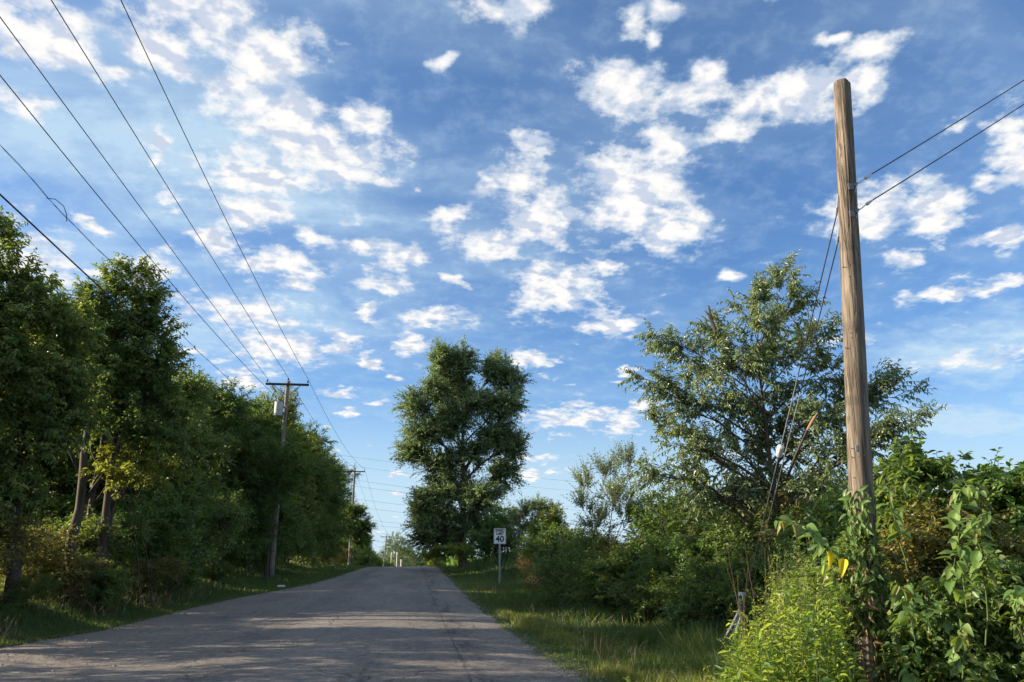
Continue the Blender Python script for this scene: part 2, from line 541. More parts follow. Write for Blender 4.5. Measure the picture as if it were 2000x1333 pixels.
def left_edge(Y):
    Y = np.asarray(Y, float)
    pts = [(-40, -90), (10.5, -90), (12.6, -24), (13.6, -12), (14.4, -8.6), (15.5, -7.2), (18.5, -6.75), (25, -6.7), (30, -6.4), (35, -5.6), (40, -4.9),
           (48, -4.3), (60, -4.05), (400, -4.0)]
    return np.interp(Y, [p[0] for p in pts], [p[1] for p in pts])


def right_edge(Y):
    Y = np.asarray(Y, float)
    return 2.14 + .20 * sst(Y, 17, 9) + .05 * np.sin(Y * 1.3) + .035 * np.sin(Y * 4.1 + 1) + .02 * np.sin(Y * 9.7)


def side_road(X, Y):
    return sst(Y, 14.5, 12.0)


def ground_z(X, Y):
    X, Y = np.asarray(X, float), np.asarray(Y, float)
    z = road_z(Y)
    near = sst(Y, 12.5, 20)
    l = sst(-X, 6.6, 9.5) * .55 * near
    r = -.22 * sst(X, 2.4, 4.0) + .35 * sst(X, 5.0, 9.0)
    mound = 1.15 * np.exp(-((X - 8) / 5) ** 2 - ((Y - 58) / 12) ** 2) * sst(X, 2.6, 6.0)
    far = sst(np.hypot(X, Y), 240, 700)
    keep = sst(np.abs(X + 1), 6, 16) * sst(Y, 70, 100) * (1 - sst(Y, 130, 240)) * 2.0
    z = z + l + r + mound + keep + bumps(X, Y) * sst(np.maximum(left_edge(Y) - X, X - right_edge(Y)), 0, 2.5) * (1 - .0 * far)
    return z


def on_road(X, Y, m=0.0):
    return (X > left_edge(Y) - m) & (X < right_edge(Y) + m)


def build_ground():
    ys = np.concatenate([[-6000, -2500, -900, -300, -120, -60], np.arange(-40, 6, 2.0), np.arange(6, 60, .5), np.arange(60, 130, 1.5), np.geomspace(131, 6500, 45)])
    xs = np.concatenate([-np.geomspace(6500, 31, 30), np.arange(-30, -10, 1.0), np.arange(-10, 12, .4), np.arange(12, 31, 1.0), np.geomspace(32, 6500, 30)])
    X, Y = np.meshgrid(xs, ys)
    Z = ground_z(X, Y)
    inside = np.minimum(X - left_edge(Y), right_edge(Y) - X)
    Z = Z - .05 * sst(inside, -.02, .25) - .012
    V = np.stack([X, Y, Z], -1).reshape(-1, 3)
    ny, nx = X.shape
    i = np.arange(ny * nx).reshape(ny, nx)
    Q = np.stack([i[:-1, :-1], i[:-1, 1:], i[1:, 1:], i[1:, :-1]], -1).reshape(-1, 4)
    m, nt, b = new_mat('soil_and_thatch')
    tc = nt.nodes.new('ShaderNodeTexCoord').outputs['Object']
    n1 = nnoise(nt, tc, 1.3, 6, .6)
    n2 = nnoise(nt, tc, 14, 6, .7)
    c = nramp(nt, n1, [(.35, (.030, .042, .014)), (.55, (.050, .062, .022)), (.72, (.085, .075, .035))])
    c = nmix(nt, nmath(nt, 'MULTIPLY', n2, .6), c, (.035, .028, .016))
    nt.links.new(c, b.inputs['Base Color']); b.inputs['Roughness'].default_value = .95
    nbump(nt, b, n2, .8, .06)
    o = np_obj('ground', V, Q, m, smooth=True)
    tag(o, 'grassy earth verges sloping away on both sides of the road', kind='structure')


def build_road():
    ys = np.concatenate([[-200, -100, -60], np.arange(-40, 6, 3.0), np.arange(6, 70, .25), np.arange(70, 230, 2.5)])
    t = np.linspace(0, 1, 41)
    rng = np.random.default_rng(5)
    rl = np.interp(ys, np.arange(-200, 400, .35), rng.normal(0, .05, int(600 / .35) + 1)[:len(np.arange(-200, 400, .35))])
    rr = np.interp(ys, np.arange(-200, 400, .3), rng.normal(0, .05, len(np.arange(-200, 400, .3))))
    XL, XR = left_edge(ys) + rl, right_edge(ys) + rr
    X = XL[:, None] * (1 - t) + XR[:, None] * t
    Y = np.repeat(ys[:, None], len(t), 1)
    Z = road_z(Y) + .004 - .02 * (1 - sst(np.minimum(X - XL[:, None], XR[:, None] - X), 0, .2))
    crown = .04 * (1 - ((X + .93) / 3.2) ** 2)
    Z = Z + np.clip(crown, -.03, .04)
    V = np.stack([X, Y, Z], -1).reshape(-1, 3)
    ny, nx = X.shape
    i = np.arange(ny * nx).reshape(ny, nx)
    Q = np.stack([i[:-1, :-1], i[:-1, 1:], i[1:, 1:], i[1:, :-1]], -1).reshape(-1, 4)
    m, nt, b = new_mat('old_asphalt')
    tcn = nt.nodes.new('ShaderNodeTexCoord').outputs['Object']
    sp = nt.nodes.new('ShaderNodeSeparateXYZ'); nt.links.new(tcn, sp.inputs[0])
    x, y = sp.outputs[0], sp.outputs[1]
    agg = nnoise(nt, tcn, 62, 3, .8)
    mid = nnoise(nt, tcn, 9, 6, .65)
    big = nnoise(nt, tcn, .55, 4, .6, (1.4, .35, 1))
    col = nramp(nt, big, [(.34, (.15, .130, .118)), (.5, (.235, .203, .176)), (.66, (.34, .294, .248))])
    col = nmix(nt, .55, col, nramp(nt, mid, [(.36, (.07, .063, .062)), (.5, (.17, .15, .136)), (.64, (.32, .285, .25))]))
    col = nmix(nt, 1.0, col, nramp(nt, agg, [(.30, (.30, .30, .31)), (.45, (.72, .72, .72)), (.56, (1.2, 1.16, 1.12)), (.68, (2.3, 2.2, 2.0))]), 'MULTIPLY')
    # wheel paths polished darker, lane joint
    wob = nmath(nt, 'MULTIPLY', nmath(nt, 'SUBTRACT', nnoise(nt, tcn, .5, 3), .5), .9)
    xw = nmath(nt, 'ADD', x, wob)

    def band(cx, w, v=xw):
        return nmath(nt, 'SUBTRACT', 1.0, nmath(nt, 'DIVIDE', nmath(nt, 'ABSOLUTE', nmath(nt, 'SUBTRACT', v, cx)), w), clamp=True)
    col = nmix(nt, nmath(nt, 'MULTIPLY', nmath(nt, 'ADD', band(-2.7, .5), band(.25, .5)), .25), col, (.07, .066, .068))
    # tar-dark patch strip along the right wheel path
    pn = nnoise(nt, tcn, 1.6, 5, .65, (2.2, .35, 1))
    strip = nmath(nt, 'MULTIPLY', band(.98, .38), nramp(nt, pn, [(.50, (0, 0, 0)), (.58, (1, 1, 1))]))
    col = nmix(nt, nmath(nt, 'MULTIPLY', strip, .75), col, (.045, .045, .050))
    # cracks
    wv = nt.nodes.new('ShaderNodeVectorMath'); wv.operation = 'MULTIPLY_ADD'
    wn = nt.nodes.new('ShaderNodeTexNoise'); wn.inputs['Scale'].default_value = 2.2; wn.inputs['Detail'].default_value = 5
    nt.links.new(tcn, wn.inputs['Vector'])
    nt.links.new(wn.outputs['Color'], wv.inputs[0]); wv.inputs[1].default_value = (.55, .55, 0); nt.links.new(tcn, wv.inputs[2])

    def cracks(scale, width, stretch=(1, 1, 1)):
        mp = nt.nodes.new('ShaderNodeMapping'); mp.inputs['Scale'].default_value = stretch
        nt.links.new(wv.outputs[0], mp.inputs[0])
        v = nt.nodes.new('ShaderNodeTexVoronoi'); v.feature = 'DISTANCE_TO_EDGE'; v.inputs['Scale'].default_value = scale
        nt.links.new(mp.outputs[0], v.inputs['Vector'])
        r = nt.nodes.new('ShaderNodeMapRange'); r.clamp = True
        nt.links.new(v.outputs['Distance'], r.inputs[0])
        r.inputs[1].default_value = 0; r.inputs[2].default_value = width; r.inputs[3].default_value = 1; r.inputs[4].default_value = 0
        return r.outputs[0]
    g1 = nramp(nt, nnoise(nt, tcn, .8, 3, .5), [(.44, (0, 0, 0)), (.56, (1, 1, 1))])
    g2 = nramp(nt, nnoise(nt, tcn, .35, 3, .5), [(.40, (0, 0, 0)), (.60, (1, 1, 1))])
    alli = nmath(nt, 'MULTIPLY', cracks(3.6, .07), nmath(nt, 'MAXIMUM', nmath(nt, 'MULTIPLY', g1, band(.95, .55)), nmath(nt, 'MULTIPLY', g1, band(2.0, .5))))
    alli2 = nmath(nt, 'MULTIPLY', cracks(2.2, .06), nmath(nt, 'MULTIPLY', g1, band(-2.9, .8)))
    longc = nmath(nt, 'MULTIPLY', cracks(.55, .014, (1.3, .55, 1)), g2)
    xj = nmath(nt, 'ADD', x, nmath(nt, 'MULTIPLY', nmath(nt, 'SUBTRACT', nnoise(nt, tcn, 3.0, 5, .7), .5), .16))
    joint = nmath(nt, 'GREATER_THAN', band(.78, .018, xj), .01)
    joint = nmath(nt, 'MULTIPLY', joint, nramp(nt, nnoise(nt, tcn, 1.1, 2), [(.40, (0, 0, 0)), (.46, (1, 1, 1))]))
    ck = nmath(nt, 'MAXIMUM', nmath(nt, 'MAXIMUM', alli, alli2), nmath(nt, 'MAXIMUM', longc, joint))
    col = nmix(nt, nmath(nt, 'MULTIPLY', ck, .62), col, (.018, .016, .015))
    # worn remains of the centre line
    fl = nramp(nt, nnoise(nt, tcn, 9, 6, .8), [(.50, (0, 0, 0)), (.56, (1, 1, 1))])
    yd = nmath(nt, 'FRACT', nmath(nt, 'DIVIDE', nmath(nt, 'ADD', y, 3.2), 12.2))
    dash = nmath(nt, 'LESS_THAN', yd, .25)
    ln = nmath(nt, 'GREATER_THAN', band(-.93, .055, x), .02)
    ln2 = nmath(nt, 'GREATER_THAN', band(-.70, .045, x), .02)
    paint = nmath(nt, 'MULTIPLY', nmath(nt, 'MULTIPLY', nmath(nt, 'ADD', nmath(nt, 'MULTIPLY', ln, dash), nmath(nt, 'MULTIPLY', ln2, nmath(nt, 'LESS_THAN', nmath(nt, 'ABSOLUTE', nmath(nt, 'SUBTRACT', y, 27)), 2.0))), fl), .34)
    col = nmix(nt, paint, col, (.46, .43, .38))
    # loose gravel dust on the flare and the shoulders
    dl = nt.nodes.new('ShaderNodeMapRange'); dl.clamp = True
    nt.links.new(nmath(nt, 'ADD', x, nmath(nt, 'MULTIPLY', wob, 2.0)), dl.inputs[0]); dl.inputs[1].default_value = -4.2; dl.inputs[2].default_value = -6.2
    col = nmix(nt, nmath(nt, 'MULTIPLY', dl.outputs[0], nmath(nt, 'MULTIPLY', mid, .9)), col, (.27, .225, .19))
    nt.links.new(col, b.inputs['Base Color'])
    b.inputs['Roughness'].default_value = .78
    h = nmath(nt, 'SUBTRACT', nmath(nt, 'ADD', nmath(nt, 'MULTIPLY', agg, .35), nmath(nt, 'MULTIPLY', mid, .5)), nmath(nt, 'MULTIPLY', ck, .6))
    nbump(nt, b, h, 1.0, .06)
    o = np_obj('road', V, Q, m, smooth=True)
    tag(o, 'cracked grey asphalt road running to a crest with a worn centre line', kind='structure')


build_ground()
build_road()


# ------------------------------------------------------------------ utility poles and wires
def lerp(a, b, t): return np.array(a, float) * (1 - t) + np.array(b, float) * t


def insulator(mb, p, r=.05, h=.16, dr=(0, 0, 1)):
    p = np.array(p, float); d = np.array(dr, float)
    k = [0, .15, .2, .35, .4, .55, .62, .8, .85, 1]
    rr = [.35, .4, 1, .75, .95, .6, .85, .45, .6, .4]
    mb.tube([p + d * h * t for t in k], [r * q for q in rr], 10)


def power_pole(base, top, label, arm=True, tank=False, wood=WOOD_GREY, r0=.155, r1=.105, arm_half=1.17, group='wooden poles of the roadside power line'):
    base, top = np.array(base, float), np.array(top, float)
    t = thing('utility_pole', label, 'utility pole', base, group)
    mb = MB(); n = 14
    mb.tube([lerp(base, top, k / n) - np.array([0, 0, .3 if k == 0 else 0]) for k in range(n + 1)], [r0 + (r1 - r0) * k / n for k in range(n + 1)], 16)
    mb.build('shaft', wood, t, smooth=True)
    ax = top - np.array([0, 0, .22])
    if arm:
        m = MB(); m.box(ax + np.array([0, -.16, 0]), (2 * arm_half, .095, .12), bev=.01)
        m.build('crossarm', WOOD_DARK, t)
        for s in (-1, 1):
            q = MB(); q.tube([ax + np.array([s * .72, -.215, -.07]), ax + np.array([s * .06, -.16, -.60])], [.016, .016], 6)
            q.build('brace', STEEL_DK, t)
        for x in (-arm_half + .07, arm_half - .07):
            q = MB(); insulator(q, ax + np.array([x, -.16, .10])); io = q.build('insulator', PORC, t, smooth=True)
            q = MB(); q.tube([ax + np.array([x, -.16, .02]), ax + np.array([x, -.16, .12])], [.012, .012], 6)
            q.build('pin', STEEL_DK, io)
        q = MB(); insulator(q, top + np.array([0, 0, .04])); q.build('insulator', PORC, t, smooth=True)
    if tank:
        c = np.array(at(542, 797, 43.2)); c[1] = base[1] - .34
        q = MB(); z0, z1 = c[2] - .40, c[2] + .36
        q.tube([(c[0], c[1], z) for z in (z0, z0 + .03, z0 + .06, z1 - .05, z1)], [.19, .215, .222, .222, .215], 24)
        tk = q.build('transformer', TANK, t, smooth=False)
        for p in tk.data.polygons: p.use_smooth = abs(p.normal.z) < .5
        q = MB(); q.tube([(c[0], c[1], z1 + .002), (c[0], c[1], z1 + .03), (c[0], c[1], z1 + .055)], [.232, .232, .14], 24); q.build('lid', TANK, tk)
        q = MB(); q.tube([(c[0], c[1], z0 + .33), (c[0], c[1], z0 + .35)], [.226, .226], 24, False); q.build('band', STEEL_DK, tk)
        for dx in (-.08, .10):
            q = MB(); insulator(q, (c[0] + dx, c[1], z1 + .05), .045, .26); q.build('bushing', PORC_W if dx < 0 else PORC, tk, smooth=True)
        for dz in (.18, -.2): MB().box((c[0] + .16, c[1] + .2, c[2] + dz), (.12, .22, .05)).build('hanger_bracket', STEEL_DK, t)
        # cutout on a short bracket to the right
        b0 = top + np.array([.1, -.1, -1.05])
        q = MB(); q.tube([b0, b0 + np.array([.36, -.05, -.02])], [.02, .02], 8); q.build('bracket', STEEL_DK, t)
        q = MB(); insulator(q, b0 + np.array([.36, -.05, -.14]), .045, .32, (.1, 0, .99)); q.build('fuse_cutout', PORC, t, smooth=True)
        q = MB(); w0 = ax + np.array([-.85, -.16, -.02])
        q.tube([w0, w0 + np.array([.25, 0, -.5]), np.array([c[0] - .08, c[1], z1 + .32])], [.009] * 3, 5); q.build('jumper_wire', CABLE, t)
        # pole-top ground wire and galvanised plates
        for k in range(5):
            z = base[2] + 1.5 + k * 1.9
            p_ = lerp(base, top, (z - base[2]) / (top[2] - base[2]))
            MB().box(p_ + np.array([.03, -.16, 0]), (.05, .02, .14)).build('tag_plate', STEEL, t)
    return t


P1b, P1t = np.array([-7.29, 43.19, float(ground_z(-7.29, 43.19)) - .05]), np.array([-7.20, 43.2, 10.94])
P2b, P2t = np.array([-6.95, 90.7, float(ground_z(-6.95, 90.7)) - .1]), np.array([-6.88, 90.74, 11.13])
P3b, P3t = np.array([-6.05, 165.0, float(ground_z(-6.05, 165.)) - .1]), np.array([-5.36, 164.91, 5.64])
power_pole(P1b, P1t, 'tall weathered pole with crossarm and grey can transformer rising from the dark left trees', tank=True)
power_pole(P2b, P2t, 'pole with plain crossarm half sunk in the far end of the left tree row', wood=WOOD_GREY)
power_pole(P3b, P3t, 'thin pale pole with small crossarm standing beyond the road crest')
for (x, y0, y1, D, lb) in ((776, 1079, 1100, 232, 'tiny pale post before the distant grey tree, right of its partner'),
                           (765, 1080, 1098, 240, 'tiny pale post beneath the middle of the distant grey tree'),
                           (784, 1093, 1107, 205, 'short pale post just above the road crest near its middle')):
    tp = at(x, y0, D)
    gz = float(ground_z(tp[0], tp[1])) - .3
    power_pole((tp[0], tp[1], gz), tp, lb, arm=False, wood=PLAST, r0=.22, r1=.2, group='pale posts beyond the crest')


def wire_obj(name, pts, r, mat, label, cat, group=None, n=6):
    P = np.array(pts, float)
    V, Q = tube_np(P[None], np.full((1, len(P)), r), n)
    o = np_obj(name, V, Q, mat, smooth=True)
    return tag(o, label, cat, group)


P4 = np.array([-3.2, 262.0, 0.2])


def run(dx, z1, s, c, z2, z3, sag12=.75, sag23=1.7, wob=None, stop=None, x0=-7.2):
    pts = []
    for Y in np.linspace(-14, 43.0, 90):
        d = 43.2 - Y
        z = z1 + s * d + c * d * d
        X = x0 + dx
        if wob is not None:
            X += wob(Y)[0]; z += wob(Y)[1]
        pts.append((X, Y, z))
    spans = [((x0 + dx, 43.2, z1), (-6.88 + dx, 90.74, z2), sag12), ((-6.88 + dx, 90.74, z2), (-5.5 + dx, 164.9, z3), sag23), ((-5.5 + dx, 164.9, z3), (-3.5 + dx, 262, -1.5), 2.0)]
    for a, b, sg in spans:
        for k in range(1, 19):
            t = k / 18
            p = lerp(a, b, t); p[2] -= 4 * sg * t * (1 - t)
            pts.append(p)
    return pts


G = 'overhead wires following the left pole line'
wire_obj('power_line', run(1.10, 11.05, .0071, .0010, 11.28, 5.72), .0115, CABLE, 'rightmost overhead wire, ending on the right tip of the transformer pole crossarm', 'power line', G)
wire_obj('power_line', run(0.0, 11.12, .015, .0002, 11.38, 5.85), .0115, CABLE, 'overhead wire running to the very top of the transformer pole', 'power line', G)
wire_obj('power_line', run(-1.10, 11.03, .0165, .0001, 11.28, 5.72), .0115, CABLE, 'overhead wire tied to the left tip of the transformer pole crossarm', 'power line', G)
wire_obj('power_line', run(-.25, 9.76, -.0434, .00128, 9.6, 4.2), .0105, CABLE, 'thin overhead wire passing just below the crossarm beside the transformer can', 'power line', G)
wb = lambda Y: ((.030 * math.sin(Y * 1.1) + .012 * math.sin(Y * 2.7)) * (1 if Y < 20 else .35), .016 * math.sin(Y * 1.3 + 1) * (1 if Y < 20 else .35))
ep = run(-.40, 8.75, -.046, .0014, 8.5, 3.2, wob=wb)
tw = thing('telephone_cable', 'thin kinked twisted cable with a small loop, between the thick cable and the power wires', 'cable', (-7.6, 43.0, 8.7), G)
for s in (0, math.pi):
    P = np.array(ep, float)
    dense = np.array([[np.interp(t, np.arange(len(P)), P[:, k]) for k in range(3)] for t in np.linspace(0, len(P) - 1, 700)])
    ph = np.linspace(0, 260, 700) + s
    dense[:, 0] += .009 * np.cos(ph); dense[:, 2] += .009 * np.sin(ph)
    V, Q = tube_np(dense[None], np.full((1, 700), .0062), 4)
    np_obj('strand', V, Q, CABLE, tw, smooth=True)
lp = np.array([(-7.6, 15.3, 8.50), (-7.50, 15.45, 8.555), (-7.46, 15.75, 8.545), (-7.52, 16.05, 8.50), (-7.59, 16.25, 8.42)])
V, Q = tube_np(lp[None], np.array([[.008] * 5]), 5)
np_obj('splice_loop', V, Q, CABLE, tw, smooth=True)
wire_obj('telephone_cable', run(-.40, 7.30, .008, .0003, 7.2, 1.9), .017, CABLE, 'thick lowest cable diving into the crowns of the left trees', 'cable', G)

trl = [(690.6, 887.5, 769, 903.5), (705.7, 907, 795.7, 925), (694, 930.6, 790, 952), (702, 945.6, 790, 962.5), (715, 973, 792, 987), (713, 988, 792, 1002), (717, 1011, 801, 1025), (728, 1022.6, 801, 1033)]
TL = simple('distant_conductor', (.16, .17, .19), .5, .4, .1, 3)
for (x0, y0, x1, y1), nm_ in zip(trl, ('topmost', 'second', 'third', 'fourth', 'fifth', 'sixth', 'seventh', 'lowest')):
    s = (y1 - y0) / (x1 - x0)
    a = at(x0 - 110, y0 - 115 * s, 300); b = at(x1, y1, 330); c = at(1300, y1 + (1300 - x1) * s * .50, 420)
    ts = np.linspace(0, 1, 24)
    pts = [a * (1 - t) * (1 - 2 * t) + 4 * b * t * (1 - t) + c * t * (2 * t - 1) for t in ts]
    wire_obj('transmission_wire', pts, .035, TL, f'{nm_} of the eight faint far wires crossing the low sky, counted downwards', 'power line', 'faint transmission wires crossing far behind the road', 4)


# ------------------------------------------------------------------ leaning stub pole on the right
SB = at(1698, 1300, 9.4); ST = at(1645, 163, 9.45)
SB = SB + (SB - ST) / np.linalg.norm(SB - ST) * (SB[2] + .25)
SAX = (ST - SB); SLEN = np.linalg.norm(SAX); SAX = SAX / SLEN


def build_stub():
    rng = np.random.default_rng(11)
    n, k = 96, 260
    t = np.linspace(0, 1, k)
    th = np.arange(n) * 2 * np.pi / n
    ax = Vector(SAX); qx = ax.orthogonal().normalized()
    X = np.cross(SAX, [0, 1, 0]); X /= np.linalg.norm(X); Yv = np.cross(SAX, X)
    R = .141 + (.101 - .141) * t
    TH, T = np.meshgrid(th, t)
    rr = R[:, None] * np.ones_like(TH)
    rr *= 1 + .012 * np.sin(2 * TH + 3 * T) + .010 * np.sin(3 * TH - 5 * T + 1)
    for i in range(26):                                   # long shallow flutes and drying checks
        a0 = rng.uniform(0, 2 * np.pi); wdt = rng.uniform(.03, .09); t0 = rng.uniform(0, .9); ln = rng.uniform(.05, .35); dp = rng.uniform(.003, .009)
        da = np.angle(np.exp(1j * (TH - a0 - .2 * np.sin(9 * T + a0))))
        rr -= dp * np.exp(-(da / wdt) ** 2) * sst(T, t0, t0 + .03) * (1 - sst(T, t0 + ln, t0 + ln + .05))
    for i in range(150):                                   # knots and chipped dents
        a0 = rng.uniform(0, 2 * np.pi); t0 = rng.uniform(0, 1)
        da = np.angle(np.exp(1j * (TH - a0)))
        rr += rng.choice([-1, 1]) * rng.uniform(.001, .005) * np.exp(-(da / .10) ** 2 - ((T - t0) / .006) ** 2)
    # the big open check below the wire ties, facing the camera's right
    cdir = -SB[:2] / np.linalg.norm(SB[:2])
    a_c = math.atan2(np.dot([cdir[0], cdir[1], 0], Yv), np.dot([cdir[0], cdir[1], 0], X))
    for off, ta, tb, dp, wd in ((.42, .60, .83, .020, .045), (.30, .0, .20, .018, .06), (-.35, .0, .14, .012, .05), (.55, .2, .42, .010, .05)):
        for sgn in (1,):
            da = np.angle(np.exp(1j * (TH - (a_c + off) - .10 * np.sin(14 * T))))
            rr -= dp * np.exp(-(da / wd) ** 2) * sst(T, ta, ta + .04) * (1 - sst(T, tb, tb + .04))
    rt = np.array([-cdir[1], cdir[0]]) * (1 if (-cdir[1] * math.cos(YAW) - cdir[0] * math.sin(YAW)) > 0 else -1)
    fd_ = np.array([*(math.cos(rad(62)) * cdir + math.sin(rad(62)) * rt), 0])
    a_f = math.atan2(np.dot(fd_, Yv), np.dot(fd_, X))     # the side away from the road is hewn flat
    fa = np.angle(np.exp(1j * (TH - a_f + .05 * np.sin(11 * T) + .03 * np.sin(37 * T))))
    cut = R[:, None] * (.80 + .02 * np.sin(23 * T) + .015 * np.sin(61 * T + TH)) / np.maximum(np.cos(fa), .2)
    rr = np.where(np.abs(fa) < 1.2, np.minimum(rr, cut), rr)
    P = SB + SAX * (T[..., None] * SLEN) + rr[..., None] * (X * np.cos(TH)[..., None] + Yv * np.sin(TH)[..., None])
    V = P.reshape(-1, 3)
    idx = np.arange(k * n).reshape(k, n)
    Q = np.stack([idx[:-1], np.roll(idx[:-1], -1, 1), np.roll(idx[1:], -1, 1), idx[1:]], -1).reshape(-1, 4)
    root = thing('utility_pole', 'bare leaning wooden stub pole in the right foreground, vine round its foot', 'utility pole', SB)
    # local frame: grain runs along the pole
    o = np_obj('shaft', V, Q, WOOD_STUB, root, smooth=True)
    # cut top: slightly domed and bevelled cap
    top = P[-1]
    cen = SB + SAX * (SLEN + .018)
    ring = cen + (top - (SB + SAX * SLEN)) * .86
    VV = np.concatenate([top, ring, [cen + SAX * .006]])
    F2 = [(i, (i + 1) % n, n + (i + 1) % n, n + i) for i in range(n)] + [(n + i, n + (i + 1) % n, 2 * n) for i in range(n)]
    MB().add(VV, F2).build('cut_top', simple('end_grain', (.17, .13, .095), .9, 0, .3, 30), root)
    return root


stub = build_stub()
ex = np.cross(SAX, -np.array([SB[0], SB[1], 0]) / np.hypot(SB[0], SB[1])); ex /= np.linalg.norm(ex)
if np.dot(ex, [math.cos(YAW), -math.sin(YAW), 0]) < 0: ex = -ex
ey = -np.cross(ex, SAX); ey = ey if np.dot(ey, -SB) > 0 else -ey


def stub_at(py, u=0.0, f=1.0):
    """point on the stub's surface at the height of photo row py; u = sideways, f = towards the camera (unit circle)"""
    ts = np.linspace(0, 1, 400)
    P = SB + SAX * (ts[:, None] * SLEN)
    d = P - np.array([0, 0, EYE])
    fw = np.array([math.sin(YAW) * math.cos(PITCH), math.cos(YAW) * math.cos(PITCH), math.sin(PITCH)])
    r = np.array([math.cos(YAW), -math.sin(YAW), 0]); up = np.cross(r, fw)
    yy = 666.5 - FPX * (d @ up) / (d @ fw)
    i = int(np.argmin(abs(yy - py))); R = .141 + (.101 - .141) * ts[i]
    return P[i] + (ex * u + ey * f) * R


def fitting(root, p, d, name):
    q = MB(); q.tube([p, p + d * .05], [.022, .018], 8); q.tube([p + d * .03, p + d * .10], [.008, .008], 6)
    q.build(name, STEEL_DK, root)


for py, (tx, ty), nm in ((368, (2000, 140), 'upper'), (420, (2000, 187), 'lower')):
    p0 = stub_at(py, .72, .55); p1 = at(tx, ty, 13.0); d = (p1 - p0) / np.linalg.norm(p1 - p0)
    end = p0 + d * 26
    fitting(stub, stub_at(py, .6, .6), d, 'eye_bolt')
    L = np.linalg.norm(end - p0); pts = [lerp(p0 + d * .42, end, t) - np.array([0, 0, .9 * t * (1 - t)]) for t in np.linspace(0, 1, 30)]
    w = thing('span_wire', f'{nm} of the two dark wires leaving the stub pole towards the upper right', 'guy wire', p0, 'wires tied to the stub pole')
    V, Q = tube_np(np.array(pts)[None], np.full((1, 30), .0085), 6); np_obj('strand', V, Q, CABLE, w, smooth=True)
    q = MB(); insulator(q, p0 + d * .24, .022, .17, d); q.build('strain_insulator', PORC_W, w, smooth=True)
    q = MB(); q.tube([p0, p0 + d * .12 + ex * .012, p0 + d * .25], [.007, .007, .007], 6); q.tube([p0 - SAX * .09, p0 - SAX * .02 + ex * .02, p0 + d * .1], [.005] * 3, 5); q.build('tie', STEEL, w)
rp = np.random.default_rng(77)
for k in range(16):                      # old nails and staples
    p0 = stub_at(rp.uniform(480, 1000), rp.uniform(-.8, .7), .75); o_ = nrm_ = (ey + ex * rp.uniform(-.4, .4))
    q = MB(); q.tube([p0 - o_ * .03, p0 + o_ * .035], [.0035, .005], 6); q.build('nail', STEEL_DK, stub)
for py in (372, 424):
    p0 = stub_at(py, .35, .80); q = MB(); q.box(p0, (.07, .03, .09), bev=.006); q.build('backing_plate', STEEL_DK, stub)
p0 = stub_at(880, -.15, .97); q = MB(); q.box(p0, (.05, .012, .07), bev=.003); q.build('tag_plate', STEEL, stub)
# guys to the ground anchor on the left
ANC = at(1440, 1238, 14.9); ANC[2] = float(ground_z(ANC[0], ANC[1]))
AT = at(1461, 1163, 14.4)
for py, (mx, my), nm in ((405, (1541, 800), 'left guy wire with a pale insulator block in front of the big tree'), (462, (1561, 800), 'right guy wire running unbroken down to the ground anchor')):
    p0 = stub_at(py, -.98, .2); p1 = AT + np.array([.03 if 'right' in nm else -.05, 0, 0]); d = (p1 - p0) / np.linalg.norm(p1 - p0)
    w = thing('guy_wire', nm, 'guy wire', p1, 'wires tied to the stub pole')
    V, Q = tube_np(np.array([p0, lerp(p0, p1, .35)])[None], np.full((1, 2), .0078), 6); np_obj('upper_strand', V, Q, CABLE, w)
    V, Q = tube_np(np.array([lerp(p0, p1, .35), p1])[None], np.full((1, 2), .0075), 6); np_obj('lower_strand', V, Q, CABLE_L, w)
    q = MB(); q.tube([p0 + SAX * .20 + ex * .012, p0 + ex * -.01, p0 + d * .1], [.012, .014, .012], 6); q.build('guy_hook', STEEL, w)
    if 'insulator' in nm:
        # insulator sits a little off the strand, on its own pigtails
        pi = lerp(p0, p1, .545)
        q = MB(); q.tube([pi - d * .10, pi - d * .085, pi + d * .085, pi + d * .10], [.022, .050, .050, .022], 12); io = q.build('strain_insulator', PORC_W, w)
        q = MB(); q.tube([pi - d * .055 + ey * .03, pi + d * .055 + ey * .03], [.026, .026], 8); q.build('groove', STEEL_DK, io)
        for s in (-.55, .5):
            q = MB(); q.tube([pi + d * (s - .05), pi + d * (s + .05)], [.012, .012], 6); q.build('clamp', STEEL, w)
anc = thing('guy_anchor', 'ground anchor with pale plastic sleeve and loose grey strapping in the shaded grass', 'anchor', ANC)
q = MB(); sl0 = at(1449, 1180, 14.5); sl1 = at(1449, 1157, 14.5)
q.tube([sl0, lerp(sl0, sl1, .5), sl1], [.062, .066, .066], 14); q.build('sleeve', PLAST, anc, smooth=True)
q = MB(); q.tube([at(1452, 1180, 14.52), at(1451, 1215, 14.6), ANC - np.array([0, 0, .1])], [.035, .035, .035], 8); q.build('anchor_rod', STEEL_DK, anc, smooth=True)
for (xa, ya, xb, yb, xc, yc, ww) in ((1447, 1186, 1432, 1222, 1413, 1252, .028), (1449, 1190, 1445, 1220, 1431, 1256, .030), (1452, 1192, 1448, 1225, 1445, 1254, .018),
                                     (1446, 1190, 1438, 1225, 1424, 1255, .016), (1453, 1215, 1449, 1235, 1453, 1256, .008)):
    q = MB(); a, b, c = at(xa, ya, 14.4), at(xb, yb, 14.35), at(xc, yc, 14.3)
    pts = [a * (1 - t) ** 2 + 2 * b * t * (1 - t) + c * t * t for t in np.linspace(0, 1, 8)]
    V, Q = tube_np(np.array(pts)[None], np.full((1, 8), ww), 4)
    np_obj('strap', V, Q, STRAP if ww > .02 else PLAST, anc)

